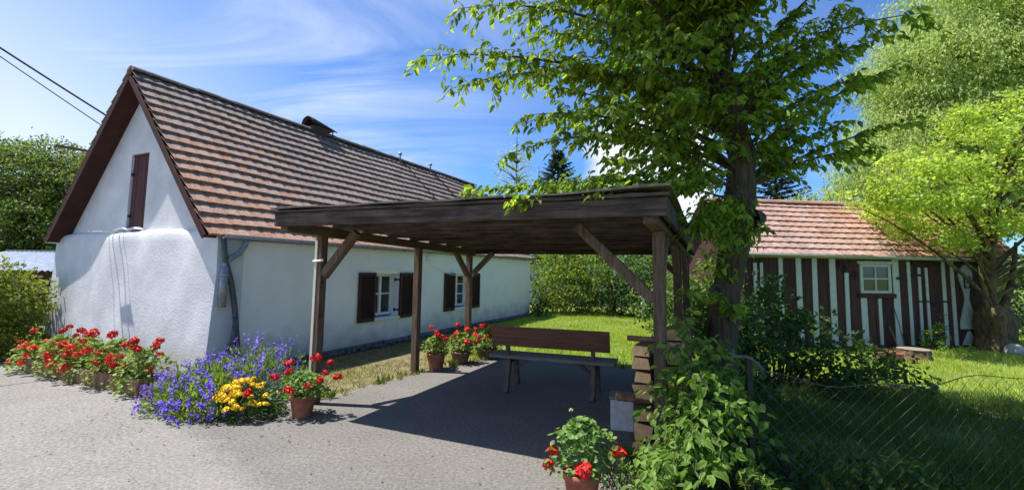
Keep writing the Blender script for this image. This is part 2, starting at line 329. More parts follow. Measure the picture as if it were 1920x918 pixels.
mat('birch_bark', (.20, .19, .17), (.55, .53, .50), rough=.85, scale=5, stretch=(1, 1, 4))
mat('stone', (.28, .275, .26), (.45, .44, .42), rough=.95, scale=9, bump=.5, bscale=20, bdist=.02)
mat('fence_wire', (.05, .055, .05), (.10, .11, .105), rough=.85, scale=20, spec=.08)
mat('cable', (.015, .015, .016), None, rough=.6)
mat('crate_side', (.46, .47, .46), (.62, .62, .60), rough=.75, scale=14, bump=.2, bscale=40, bdist=.004)
mat('crate_lid', (.17, .14, .10), (.30, .26, .20), rough=.8, scale=8, stretch=(1, 6, 6), bump=.3, bscale=30, bdist=.004)
mat('metal_roof', (.30, .34, .38), (.48, .52, .56), rough=.35, scale=6, metal=.5, spec=.5)
mat('far_wall', (.55, .54, .52), (.66, .65, .62), rough=.9, scale=2)
mat('brick_red', (.30, .09, .05), (.45, .17, .10), rough=.9, scale=9, bump=.3, bscale=30, bdist=.006)
def glass(name, col):
    m = mat(name, col, None, rough=.06, spec=.8); return m
glass('pane_glass', (.03, .035, .04))
glass('hut_glass', (.055, .06, .055))
mat('curtain', (.62, .62, .60), (.74, .74, .72), rough=.95, scale=12)
mat('petal_red', (.50, .008, .010), (.66, .022, .018), rough=.6, scale=30, obj_var=.2)
mat('petal_orange', (.66, .045, .012), (.80, .09, .03), rough=.6, scale=30, obj_var=.2)
mat('petal_yellow', (.84, .52, .008), (.93, .68, .03), rough=.6, scale=30, obj_var=.12)
mat('petal_white', (.75, .72, .78), (.85, .82, .86), rough=.6, scale=30)
mat('bud', (.40, .36, .16), (.55, .48, .24), rough=.8, scale=30)
leafmat('petal_violet', [(0, (.10, .06, .38)), (.5, (.18, .12, .55)), (1, (.30, .20, .68))], trans=.2, tmul=(1, .9, 1.1))
leafmat('petal_purple', [(0, (.16, .05, .36)), (1, (.32, .12, .55))], trans=.2, tmul=(1, .9, 1.1))
leafmat('tree_leaf', [(0, (.07, .125, .016)), (.4, (.135, .21, .026)), (.75, (.21, .295, .042)), (1, (.30, .38, .07))], trans=.5, tmul=(1.45, 1.45, .5))
leafmat('climber_leaf', [(0, (.07, .14, .02)), (.5, (.13, .22, .035)), (1, (.22, .32, .07))], trans=.4)
leafmat('bush_leaf', [(0, (.025, .058, .014)), (.5, (.045, .09, .02)), (1, (.085, .15, .03))], trans=.35)
leafmat('geranium_leaf', [(0, (.09, .17, .04)), (.5, (.15, .25, .06)), (1, (.24, .34, .11))], trans=.3)
leafmat('bed_leaf', [(0, (.12, .19, .04)), (.5, (.19, .27, .06)), (1, (.30, .37, .12))], trans=.3)
leafmat('marigold_leaf', [(0, (.035, .075, .018)), (1, (.075, .14, .03))], trans=.3)
leafmat('birch_leaf', [(0, (.23, .28, .09)), (.5, (.34, .40, .135)), (1, (.45, .51, .19))], trans=.4)
leafmat('maple_leaf', [(0, (.21, .27, .045)), (.5, (.33, .41, .07)), (1, (.46, .53, .13))], trans=.45)
leafmat('hedge_leaf', [(0, (.045, .08, .02)), (.5, (.09, .15, .035)), (1, (.19, .26, .06))], trans=.35)
leafmat('bright_hedge_leaf', [(0, (.10, .15, .025)), (.5, (.16, .22, .035)), (1, (.24, .29, .05))], trans=.4)
leafmat('spruce_needle', [(0, (.016, .030, .014)), (.6, (.030, .052, .022)), (1, (.055, .08, .03))], trans=.1)
leafmat('left_tree_leaf', [(0, (.05, .08, .02)), (.5, (.09, .135, .03)), (1, (.20, .25, .06))], trans=.35)
leafmat('left_bush_leaf', [(0, (.06, .09, .02)), (.5, (.13, .165, .03)), (.85, (.24, .26, .045)), (1, (.30, .24, .06))], trans=.35)
leafmat('fresh_spray_leaf', [(0, (.11, .18, .03)), (1, (.22, .30, .06))], trans=.4)
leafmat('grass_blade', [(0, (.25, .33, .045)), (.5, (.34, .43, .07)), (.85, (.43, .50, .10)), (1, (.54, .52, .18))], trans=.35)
leafmat('shaded_long_grass_blade', [(0, (.05, .085, .016)), (.5, (.085, .13, .024)), (.8, (.13, .18, .035)), (1, (.27, .22, .10))], trans=.35)  # tree shade darkened into the blade colours; edge weeds reuse it
leafmat('litter_leaf', [(0, (.08, .06, .035)), (.6, (.16, .12, .07)), (.94, (.25, .21, .11)), (1, (.4, .05, .04))], trans=.1)
leafmat('dry_grass_blade', [(0, (.10, .15, .03)), (.4, (.22, .22, .07)), (1, (.40, .34, .16))], trans=.3)

def tile_material(name, old, fresh, lichen, p0, p1):
    """clay tiles: fired-clay colour with grey lichen growing towards the ridge (p1) and fresh clay at p0 (object-space position of the roof)"""
    m = bpy.data.materials.new(name); m.use_nodes = True; nd, lk = m.node_tree.nodes, m.node_tree.links
    b = nd['Principled BSDF']; b.inputs['Roughness'].default_value = .9; b.inputs['Specular IOR Level'].default_value = .15
    g = nd.new('ShaderNodeNewGeometry'); at_ = nd.new('ShaderNodeAttribute'); at_.attribute_name = 'tint'; oi = nd.new('ShaderNodeObjectInfo')
    ad = nd.new('ShaderNodeMath'); ad.operation = 'ADD'; lk.new(at_.outputs['Fac'], ad.inputs[0]); lk.new(oi.outputs['Random'], ad.inputs[1])
    fr = nd.new('ShaderNodeMath'); fr.operation = 'FRACT'; lk.new(ad.outputs[0], fr.inputs[0])
    ax = Vector(p1) - Vector(p0); k = ax / ax.length_squared
    sb = nd.new('ShaderNodeVectorMath'); sb.operation = 'SUBTRACT'; lk.new(g.outputs['Position'], sb.inputs[0]); sb.inputs[1].default_value = p0
    dt = nd.new('ShaderNodeVectorMath'); dt.operation = 'DOT_PRODUCT'; lk.new(sb.outputs[0], dt.inputs[0]); dt.inputs[1].default_value = k
    nz = nd.new('ShaderNodeTexNoise'); nz.inputs['Scale'].default_value = 1.1; nz.inputs['Detail'].default_value = 5; lk.new(g.outputs['Position'], nz.inputs['Vector'])
    ma = nd.new('ShaderNodeMath'); ma.operation = 'MULTIPLY_ADD'; lk.new(nz.outputs['Fac'], ma.inputs[0]); ma.inputs[1].default_value = 1.3; ma.inputs[2].default_value = -.65
    s1 = nd.new('ShaderNodeMath'); s1.operation = 'ADD'; lk.new(dt.outputs['Value'], s1.inputs[0]); lk.new(ma.outputs[0], s1.inputs[1])
    mb = nd.new('ShaderNodeMath'); mb.operation = 'MULTIPLY_ADD'; lk.new(fr.outputs[0], mb.inputs[0]); mb.inputs[1].default_value = .5; mb.inputs[2].default_value = -.25
    s2 = nd.new('ShaderNodeMath'); s2.operation = 'ADD'; lk.new(s1.outputs[0], s2.inputs[0]); lk.new(mb.outputs[0], s2.inputs[1])
    rp = nd.new('ShaderNodeValToRGB'); el = rp.color_ramp.elements; el.new(.5)
    for e, (p, c) in zip(el, ((.05, fresh), (.5, old), (1, lichen))): e.position = p; e.color = (*c, 1)
    lk.new(s2.outputs[0], rp.inputs['Fac'])
    n2 = nd.new('ShaderNodeTexNoise'); n2.inputs['Scale'].default_value = 26; n2.inputs['Detail'].default_value = 6; n2.inputs['Roughness'].default_value = .7; lk.new(g.outputs['Position'], n2.inputs['Vector'])
    r2_ = nd.new('ShaderNodeValToRGB'); r2_.color_ramp.elements[0].position = .3; r2_.color_ramp.elements[1].position = .72
    r2_.color_ramp.elements[0].color = (.5, .5, .5, 1); r2_.color_ramp.elements[1].color = (1.25, 1.25, 1.25, 1); lk.new(n2.outputs['Fac'], r2_.inputs['Fac'])
    mx = nd.new('ShaderNodeMix'); mx.data_type = 'RGBA'; mx.blend_type = 'MULTIPLY'; mx.inputs['Factor'].default_value = 1
    lk.new(rp.outputs[0], mx.inputs[6]); lk.new(r2_.outputs[0], mx.inputs[7])
    hs = nd.new('ShaderNodeHueSaturation'); mr = nd.new('ShaderNodeMapRange'); lk.new(fr.outputs[0], mr.inputs['Value']); mr.inputs['To Min'].default_value = .84; mr.inputs['To Max'].default_value = 1.15
    lk.new(mr.outputs[0], hs.inputs['Value']); lk.new(mx.outputs[2], hs.inputs['Color']); lk.new(hs.outputs[0], b.inputs['Base Color'])
    bp = nd.new('ShaderNodeBump'); bp.inputs['Strength'].default_value = .25; bp.inputs['Distance'].default_value = .001; lk.new(n2.outputs['Fac'], bp.inputs['Height'])
    MATS[name] = m

# ------------------------------------------------------------------ ground
def sheet(name, poly, z, m, fine=None):
    b = MB(); b.add([(x, y, z) for x, y in poly], [tuple(range(len(poly)))])
    return struct(b.build(name, m))
def rough_line(pts, step=.12, amp=.03):
    out = []
    for (a, b) in zip(pts[:-1], pts[1:]):
        a, b = Vector(a), Vector(b); n = max(1, int((b - a).length / step))
        for i in range(n):
            p = a.lerp(b, i / n); out.append((p.x + random.uniform(-amp, amp), p.y + random.uniform(-amp, amp)))
    out.append(tuple(pts[-1])); return out
sheet('ground', [(-600, -300), (600, -300), (600, 900), (-600, 900)], -.012, 'soil')
EDGE = rough_line([(-8.6, 7.9), (-6, 7.2), (-3.9, 6.35), (-2.75, 5.95), (-2.2, 5.9), (-1.95, 6.5), (-1.55, 7.1), (-1.1, 7.75), (-.35, 8.6), (.5, 8.45), (2.2, 7.75)], .1, .03)
RIGHT = rough_line([(2.2, 7.75), (1.75, 6.2), (1.3, 4.6), (.86, 3.4), (.72, 2.4), (.7, 0)], .1, .03)
sheet('road', [(-60, -30), (.7, -30)] + RIGHT[::-1] + EDGE[::-1] + [(-60, 16)], -.004, 'asphalt')
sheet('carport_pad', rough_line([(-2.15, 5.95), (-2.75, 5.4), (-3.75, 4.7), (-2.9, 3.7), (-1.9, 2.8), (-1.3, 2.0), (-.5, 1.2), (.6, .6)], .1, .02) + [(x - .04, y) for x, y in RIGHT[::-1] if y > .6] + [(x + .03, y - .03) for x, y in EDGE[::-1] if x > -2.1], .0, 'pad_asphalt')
sheet('verge', rough_line([(-4.1, 6.5), (-2.75, 5.95), (-2.2, 5.9), (-1.95, 6.5), (-1.55, 7.1), (-1.1, 7.75), (-.35, 8.6), (.3, 8.5), (-.2, 9.6), (-1.4, 12), (-2.2, 11)], .15, .05), -.008, 'dry_soil')

# ------------------------------------------------------------------ cottage (local x along the gable, y along the long wall)
HW, HL, HYAW = 4.87, 11.3, .4522
ZE, ZR = 2.106, 4.905
house = thing('cottage', 'white plastered cottage with steep brown tiled roof and dark louvred shutters', 'house', (-4.26, 6.636, 0), -HYAW)
HM = Matrix.Translation((-4.26, 6.636, 0)) @ Matrix.Rotation(-HYAW, 4, 'Z')
TAN = (ZR - ZE) / (HW / 2); TH = math.atan(TAN)
def roofz(x, off=0): return ZR - TAN * abs(x + HW / 2) - off
# long wall with two window openings
WIN = [(3.29, 4.04, .57, 1.50), (6.28, 7.11, .58, 1.49)]
def long_wall(b):
    ys = sorted({.02, HL} | {w for q in WIN for w in q[:2]}); zs = sorted({.1, 2.0} | {w for q in WIN for w in q[2:]})
    def hole(y, z): return any(q[0] < y < q[1] and q[2] < z < q[3] for q in WIN)
    for x, fl in ((0, 0), (-.4, 1)):
        for y0, y1 in zip(ys[:-1], ys[1:]):
            for z0, z1 in zip(zs[:-1], zs[1:]):
                if hole((y0 + y1) / 2, (z0 + z1) / 2): continue
                q = [(x, y0, z0), (x, y1, z0), (x, y1, z1), (x, y0, z1)]; b.add(q, [(3, 2, 1, 0) if fl else (0, 1, 2, 3)])
    for (y0, y1, z0, z1) in WIN:
        b.add([(0, y0, z0), (-.4, y0, z0), (-.4, y0, z1), (0, y0, z1)], [(0, 1, 2, 3)])
        b.add([(0, y1, z0), (-.4, y1, z0), (-.4, y1, z1), (0, y1, z1)], [(3, 2, 1, 0)])
        b.add([(0, y0, z0), (0, y1, z0), (-.4, y1, z0), (-.4, y0, z0)], [(0, 1, 2, 3)])
        b.add([(0, y0, z1), (0, y1, z1), (-.4, y1, z1), (-.4, y0, z1)], [(3, 2, 1, 0)])
part('long_wall', 'smooth_plaster', house, long_wall)
part('rear_wall', 'smooth_plaster', house, lambda b: b.prism([(-HW, 0), (-.41, 0), (-.41, roofz(-.41, .2)), (-HW / 2, ZR - .2), (-HW, roofz(-HW, .2))], lambda p, d: (p[0], d, p[1]), HL - .3, HL - .005))
part('far_wall', 'smooth_plaster', house, lambda b: b.box(-HW, -HW + .35, .3, HL - .31, 0, 1.98))
# lower gable wall: thick, battered, with a rounded ledge
def gable_base(b):
    prof = [(-.09, 0), (-.05, .5), (-.03, 1.0), (-.01, 1.5), (0, 1.98), (.006, 2.09), (.025, 2.14), (.06, 2.165), (.13, 2.185), (.4, 2.2)]
    nx = 40; rows = []
    for (y, z) in prof:
        t = min(1, z / 2.1); row = []
        for i in range(nx + 1):
            x = -HW - .12 * (1 - t) - .02 + (HW + .02 + .12 * (1 - t) + .015) * i / nx - (.10 * (z - 2.05) / .15 * (i == nx) if z > 2.05 else 0)
            f = i / nx; rnd_ = .012 if i == nx else 0
            drop = .05 * max(0, (f - .93) / .07) ** 2 if z > 2.1 else 0
            row.append((x + .008 * math.sin(z * 5 + 1), y + .012 * math.sin(x * 2.1 + z * 1.7) + .008 * math.sin(x * 5.3 - z * 3) + rnd_, z + .012 * math.sin(x * 2.7) * (z > 1.9) - drop))
        rows.append(row)
    n = nx + 1
    b.add([p for r in rows for p in r], [(j * n + i, j * n + i + 1, (j + 1) * n + i + 1, (j + 1) * n + i) for j in range(len(rows) - 1) for i in range(nx)])
    # right return of the thick wall
    q = [rows[j][-1] for j in range(len(rows))]; k = [(.004 if p[2] < 2.1 else p[0] - .01, .42, p[2]) for p in q]
    m = len(q); b.add(q + k, [(j, m + j, m + j + 1, j + 1) for j in range(m - 1)])
    q = [rows[j][0] for j in range(len(rows))]; k = [(p[0], .42, p[2]) for p in q]
    b.add(q + k, [(j, j + 1, m + j + 1, m + j) for j in range(m - 1)])
part('gable_base', 'plaster', house, gable_base, smooth=True)
DX0, DX1, DZ0, DZ1 = -2.77, -2.22, 2.2, 3.53
def gable(b):
    bot = 2.12; top = lambda x: roofz(x, .17)
    def col(x0, x1, z0, z1a, z1b): b.prism([(x0, z0), (x1, z0), (x1, z1b), (x0, z1a)], lambda p, d: (p[0], d, p[1]), .12, .46)
    mid = -HW / 2
    col(-HW + .03, DX0, bot, top(-HW + .03), top(DX0)); col(DX0, mid, DZ1, top(DX0), top(mid)); col(mid, DX1, DZ1, top(mid), top(DX1))
    col(DX1, -.03, bot, top(DX1), top(-.03))
part('gable_wall', 'plaster', house, gable)
ld = part('loft_door', 'dark_plank', house, lambda b: b.box(DX0 + .001, DX1 - .001, .175, .20, DZ0 - .02, DZ1))
for i in range(4):
    w = (DX1 - DX0 - .02) / 4
    part('plank', 'dark_plank', ld, lambda b: b.box(DX0 + .01 + i * w, DX0 + .005 + (i + 1) * w, .155 + .003 * (i % 2), .1745, DZ0 - .005 + .006 * i, DZ1 - .035), bevel=.004)
part('lintel', 'dark_plank', ld, lambda b: b.box(DX0 + .002, DX1 - .002, .145, .1742, DZ1 - .034, DZ1 - .002))
for z in (DZ0 + .25, DZ1 - .35): part('hinge', 'black_iron', ld, lambda b: b.box(DX0 - .03, DX0 + .05, .128, .154, z - .025, z + .025), bevel=.005)
def sillf(b):
    for i in range(6):
        x0 = -2.93 + i * .125; b.beam((x0, .075, 2.195 + .012 * (i % 3)), (x0 + .15, .075 + .02 * (i % 2), 2.2 + .015 * ((i + 1) % 3)), .12, .03, jit=.012)
part('sill', 'plaster', house, sillf, bevel=.01)
part('sill_bracket', 'white_paint', house, lambda b: [b.beam((-2.92, .06, 2.165), (-2.92, -.33, 2.15), .022, .022), b.beam((-2.57, .06, 2.165), (-2.57, -.29, 2.15), .012, .012), b.beam((-2.93, -.25, 2.155), (-2.56, -.25, 2.15), .05, .012)])
part('wall_bar', 'rust', house, lambda b: b.beam((-3.62, .2, 3.62), (-5.0, -.12, 3.88), .035, .05))
# plinth: rubble strip at the foot of the long wall
part('plinth', 'plinth_stone', house, lambda b: b.box(-.3, .05, .46, HL - .02, 0, .085))
def rubble(b):
    for i in range(520):
        y = random.uniform(.8, HL - .1); x = random.uniform(.05, .17); r = random.uniform(.018, .045); z = random.uniform(.02, .12) * (1 - (x - .05) * 3)
        p = [Vector((random.gauss(0, 1), random.gauss(0, 1), random.gauss(0, 1))).normalized() * r * random.uniform(.75, 1.2) for _ in range(1)]
        vs = [(x + dx * r * random.uniform(.7, 1.2), y + dy * r * random.uniform(.8, 1.4), z + dz * r * random.uniform(.6, 1)) for dx, dy, dz in ((1, 0, 0), (-1, 0, 0), (0, 1, 0), (0, -1, 0), (0, 0, 1), (0, 0, -1))]
        b.add(vs, [(0, 2, 4), (2, 1, 4), (1, 3, 4), (3, 0, 4), (2, 0, 5), (1, 2, 5), (3, 1, 5), (0, 3, 5)])
stuff(part('rubble', 'plinth_stone', house, rubble))
# windows
for wi, (y0, y1, z0, z1) in enumerate(WIN):
    w = part('window', 'white_paint', house, lambda b: [b.box(-.25, -.19, y0, y0 + .06, z0 + .04, z1), b.box(-.25, -.19, y1 - .06, y1, z0 + .04, z1), b.box(-.25, -.19, y0 + .06, y1 - .06, z1 - .06, z1), b.box(-.25, -.19, y0 + .06, y1 - .06, z0 + .04, z0 + .1)], bevel=.004)
    mid = (y0 + y1) / 2
    part('mullion', 'white_paint', w, lambda b: b.box(-.245, -.185, mid - .035, mid + .035, z0 + .1, z1 - .06), bevel=.004)
    hz = z0 + .1 + (z1 - z0 - .16) * (.52 if wi == 0 else .36)
    zb = [hz] if wi == 0 else [hz, z0 + .1 + (z1 - z0 - .16) * .72]
    for z in zb:
        for (a, c) in ((y0 + .06, mid - .035), (mid + .035, y1 - .06)):
            part('glazing_bar', 'white_paint', w, lambda b: b.box(-.24, -.195, a, c, z - .014, z + .014))
    lv = [z0 + .1] + zb + [z1 - .06]
    for (a, c) in ((y0 + .06, mid - .035), (mid + .035, y1 - .06)):
        for q0, q1 in zip(lv[:-1], lv[1:]):
            part('pane', 'pane_glass', w, lambda b: b.box(-.226, -.22, a, c, q0 + .014 * (q0 > z0 + .11), q1 - .014 * (q1 < z1 - .07)))
    part('sill', 'white_paint', w, lambda b: b.box(-.19, .05, y0 - .04, y1 + .04, z0 - .035, z0 + .012), bevel=.006)
    part('head_moulding', 'smooth_plaster', house, lambda b: [b.box(.001, .02, y0 - .2, y1 + .2, z1 + .10, z1 + .13)], bevel=.004)
    # louvred shutters folded back against the wall
    slat = MB().beam((.018, 0, 0), (.018, .37, 0), .034, .009, up=(-.75, 0, .65)).mesh('slat', 'shutter_paint')
    for (a, c) in ((y0 - .48, y0 - .01), (y1 + .01, y1 + .48)):
        sh = part('shutter', 'shutter_paint', house, lambda b: [b.box(.012, .05, a, a + .055, z0 - .04, z1 + .02), b.box(.012, .05, c - .055, c, z0 - .04, z1 + .02), b.box(.012, .05, a + .055, c - .055, z1 - .05, z1 + .02), b.box(.012, .05, a + .055, c - .055, z0 - .04, z0 + .04), b.box(.006, .012, a + .02, c - .02, z0 - .02, z1)], bevel=.003)
        ns = 17
        for i in range(ns):
            o = obj('slat', slat, sh, (.016, a + .05, z0 + .065 + (z1 - z0 - .14) * i / (ns - 1)))
    for z in (z0 + .14, z1 - .13): part('shutter_hinge', 'black_iron', house, lambda b: [b.box(-.10, .03, y1 - .008, y1 + .012, z - .018, z + .018), b.box(-.12, -.08, y1 - .012, y1 - .001, z - .035, z + .035)])
part('wall_box', 'white_paint', house, lambda b: b.box(0, .05, 5.02, 5.16, 1.8, 1.93), bevel=.006)
part('wall_cable', 'white_paint', house, lambda b: b.tube([(.03, 5.2, 1.66), (.03, 5.4, 1.65), (.03, 5.75, 1.53), (.07, 6.1, 1.47), (.08, 6.5, 1.46), (.07, 6.9, 1.5), (.03, 7.2, 1.57)], .007, 5))
# roof
def slope_pt(side, s, v, n=0):
    """side 1 = towards the carport; s down the slope from the ridge, v along the ridge, n above the tile plane"""
    return Vector((-HW / 2 + side * (s * math.cos(TH) + n * math.sin(TH)), v, ZR - s * math.sin(TH) + n * math.cos(TH)))
SL = 3.78; V0, V1 = -.16, HL + .14
roof = part('roof', 'soffit', house, lambda b: [b.add([slope_pt(sd, 0, v, nn) + Vector((0, 0, 0)) if False else slope_pt(sd, s, v, nn) for (s, nn) in ((.0, -.05), (SL - .03, -.05), (SL - .03, -.10), (.0, -.10)) for v in (V0, V1)],
    [(0, 1, 3, 2), (2, 3, 5, 4), (4, 5, 7, 6), (0, 2, 4, 6), (1, 7, 5, 3)]) for sd in (1, -1)])
for sd in (1, -1):
    part('verge_board', 'soffit', roof, lambda b: b.add([slope_pt(sd, s, v, nn) for (s, nn) in ((.0, -.03), (SL - .02, -.03), (SL - .02, -.11), (.0, -.11)) for v in (V0 - .025, V0 - .001)],
        [(0, 1, 3, 2), (2, 3, 5, 4), (4, 5, 7, 6), (0, 2, 4, 6), (1, 7, 5, 3)]))
NROW = 17; EXPO = SL / NROW; TW = .205
def tile_tpl(w=TW, ln=.31, amp=.012, lip=.040, lift=.058):
    n = 5; vs = []
    for j, (y, zz) in enumerate(((0, lift), (ln, .002))):
        for i in range(n):
            f = i / (n - 1); wv = amp * math.cos(2 * math.pi * f)
            vs.append(((f - .5) * w * 1.0, y + (-.017 * math.cos(2 * math.pi * f) if j == 0 else 0), zz + wv))
    for i in range(n): x, y, z = vs[i]; vs.append((x, y + .002, z - lip))
    fs = [(i, i + 1, n + i + 1, n + i) for i in range(n - 1)] + [(2 * n + i, 2 * n + i + 1, i + 1, i) for i in range(n - 1)]
    fs += [(2 * n, 0, n, n), (n - 1, 3 * n - 1, 2 * n - 1, 2 * n - 1)]
    fs[-2] = (2 * n, 0, n, n + 0); fs = fs[:-2]
    return np.array(vs), np.array(fs)
TILE = tile_tpl()
tile_material('house_tile', (.335, .24, .198), (.47, .27, .18), (.27, .212, .185), tuple(HM @ slope_pt(1, SL, 1.0)), tuple(HM @ slope_pt(1, .4, 2.6)))
def lay_tiles(parent, tpl, spots, frame, m, most):
    """spots: list of (x, s, jitter) ; frame(x, s) -> 4x4; nearest `most` as parts, the rest joined"""
    me = np_mesh('tile', tpl[0], tpl[1], m); rest_v, rest_f, k = [], [], len(tpl[0])
    for i, (x, s) in enumerate(spots):
        mt = frame(x, s)
        if i < most: obj('tile', me, parent, mtx=mt)
        else:
            a = np.array(mt); rest_v.append(tpl[0] @ a[:3, :3].T + a[:3, 3]); rest_f.append(tpl[1] + (len(rest_v) - 1) * k)
    if rest_v:
        t = np.repeat(rng.random(len(rest_v)), len(tpl[1]))
        stuff(obj('tiles', np_mesh('tiles', np.vstack(rest_v), np.vstack(rest_f), m, t), parent))
def house_frame(side):
    def fr(v, s):
        sag = -.012 + .010 * math.sin(v * .9 + s) + .006 * math.sin(v * 2.3) + random.uniform(-.003, .003)
        p = slope_pt(side, s, v, sag - .03 + .03); d = Vector((side * math.cos(TH), 0, -math.sin(TH))); nrm = Vector((side * math.sin(TH), 0, math.cos(TH)))
        x = Vector((0, 1, 0)) * side; up = -d
        x = up.cross(nrm)
        j = random.uniform(-.02, .02)
        xx = (x * math.cos(j) + up * math.sin(j)); yy = (up * math.cos(j) - x * math.sin(j))
        return Matrix(((xx.x, yy.x, nrm.x, p.x), (xx.y, yy.y, nrm.y, p.y), (xx.z, yy.z, nrm.z, p.z), (0, 0, 0, 1)))
    return fr
NC = int((V1 - V0 + .06) / TW)
spots = [(V0 - .02 + (c + .5) * TW, (r + 1) * EXPO + .02 + .012 * math.sin(c * .55 + r)) for c in range(NC) for r in range(NROW)]
lay_tiles(roof, TILE, spots, house_frame(1), 'house_tile', 300)
lay_tiles(roof, TILE, spots, house_frame(-1), 'house_tile', 0)
def ridge_mesh():
    b = MB(); n = 7; vs = []
    for (v, r) in ((0, .115), (.40, .10)):
        for i in range(n):
            a = math.pi * (i / (n - 1)); vs.append((-math.cos(a) * r * 1.05, v, math.sin(a) * r * .8 - .03))
    b.add(vs, [(i, i + 1, n + i + 1, n + i) for i in range(n - 1)]); b.add([vs[i] for i in range(n)], [tuple(range(n))]); return b.mesh('ridge_tile', 'house_tile')
rm = ridge_mesh()
for i in range(int((V1 - V0) / .36)): obj('ridge_tile', rm, roof, (-HW / 2, V0 - .01 + i * .36, ZR + .012 + random.uniform(-.006, .006)), (R(1.2), 0, random.uniform(-.02, .02)))
# gutters and pipes
def half_gutter(b, p0, p1, r=.065, n=8):
    p0, p1 = Vector(p0), Vector(p1); d = (p1 - p0).normalized(); a = d.cross(Vector((0, 0, 1))).normalized(); vs = []
    for rr in (r, r - .006):
        for p in (p0, p1):
            for i in range(n):
                t = math.pi * i / (n - 1); vs.append(p + a * (math.cos(t) * rr) - Vector((0, 0, 1)) * (math.sin(t) * rr))
    b.add(vs, [(i, i + 1, n + i + 1, n + i) for i in range(n - 1)] + [(2 * n + i, 3 * n + i, 3 * n + i + 1, 2 * n + i + 1) for i in range(n - 1)]
          + [(0, n, 3 * n, 2 * n), (n - 1, 3 * n - 1, 4 * n - 1, 2 * n - 1)] + [(i, 2 * n + i, 2 * n + i + 1, i + 1) for i in range(n - 1)] + [(n + i, n + i + 1, 3 * n + i + 1, 3 * n + i) for i in range(n - 1)])
gut = part('gutter', 'zinc', house, lambda b: half_gutter(b, (.10, .02, 2.07), (.10, HL + .1, 2.035)), smooth=True)
for i in range(12): part('gutter_hook', 'zinc', gut, lambda b: b.tube([(.02, .35 + i * .93, 2.08)] + [(.10 - math.cos(t) * .071, .35 + i * .93, 2.062 - .003 * i * .93 - math.sin(t) * .071) for t in (0, .8, 1.57, 2.3, 3.1)], .006, 4))
part('gutter', 'white_paint', house, lambda b: half_gutter(b, (-HW - .12, -.12, 2.06), (-HW - .12, 3, 2.06)), smooth=True)
part('downpipe', 'zinc', house, lambda b: b.tube([(.10, .38, 2.02), (.10, .36, 1.92), (.10, .28, 1.80), (.09, .13, 1.70), (.085, .09, 1.62), (.085, .09, 1.5)], .042, 12), smooth=True)
part('downpipe_sleeve', 'zinc', house, lambda b: [b.tube([(.085, .09, 1.60), (.085, .085, 1.02)], .056, 12), b.tube([(.085, .09, 1.5), (.085, .09, 1.46)], .063, 12)], smooth=True)
part('drain_hose', 'dark_pipe', house, lambda b: b.tube([(.09, .04, 2.03), (.09, .06, 1.85), (.09, .10, 1.66), (.10, .20, 1.35), (.10, .27, 1.0), (.10, .31, .7), (.10, .37, .3), (.10, .42, .0)], .04, 10), smooth=True)
part('drain_hose', 'dark_pipe', house, lambda b: [b.tube([(.14, .27, .86), (.15, .25, .6), (.15, .17, .38), (.14, .06, .22), (.12, .0, .08)], .036, 10), b.tube([(.13, .04, .2), (.12, .0, .1)], .048, 10)], smooth=True)
# chimney with bent sheet hood, two vent pipes and their stays
ch = part('chimney', 'rust', house, lambda b: b.box(-HW / 2 - .16, -HW / 2 + .16, 3.5, 3.9, 4.75, 5.02))
def hood(b):
    n = 9; vs = []
    for k in range(7):
        f = k / 6; y = 3.42 + .80 * f; zc_ = 5.02 + .03 * (1 - f); rad = .19 * (1 - .75 * f ** 1.3); wid = .19 - .03 * f
        for i in range(n):
            t = math.pi * i / (n - 1); vs.append((-HW / 2 - math.cos(t) * wid, y, zc_ + math.sin(t) * rad))
    b.add(vs, [(k * n + i, k * n + i + 1, (k + 1) * n + i + 1, (k + 1) * n + i) for k in range(6) for i in range(n - 1)])
hd = part('chimney_hood', 'black_iron', house, hood, smooth=True)
m_ = hd.modifiers.new('thick', 'SOLIDIFY'); m_.thickness = .02
for x in (-.12, .12): part('hood_leg', 'black_iron', hd, lambda b: b.beam((-HW / 2 + x, 4.1, 4.9), (-HW / 2 + x, 4.1, 5.05), .02, .02))
for (y, s) in ((6.75, .12), (8.3, .12)):
    part('vent_pipe', 'zinc', house, lambda b: [b.tube([slope_pt(1, s, y, -.02), slope_pt(1, s, y, -.02) + Vector((0, 0, .30))], .035, 10), b.tube([slope_pt(1, s, y) + Vector((0, 0, .24)), slope_pt(1, s, y) + Vector((0, 0, .31))], .05, 10)], smooth=True)
    part('pipe_stay', 'black_iron', house, lambda b: b.tube([slope_pt(1, .16, y, .10), slope_pt(1, .9, y + .25, .07), slope_pt(1, 1.75, y + .45, .07)], .014, 5))

# power cables to the gable
for (a, b_, lab) in ((at(-30, 67, 7.2), HM @ Vector((-3.55, .1, 4.30 - .02)), 'thick black overhead cable, upper of the two running to the gable'),
                     (at(-30, 82, 7.6), HM @ Vector((-3.72, .1, 4.12)), 'thin dark overhead cable, lower of the two running to the gable')):
    a = Vector(a); q = MB(); mid = (a + b_) / 2 - Vector((0, 0, .06)); ext = a + (a - b_) * 2.2
    q.tube(bez(ext, mid * 1 + (ext - b_) * .18, b_, 14), .016 if 'thick' in lab else .010, 6)
    tag(q.build('power_cable', 'cable'), lab, 'cable')

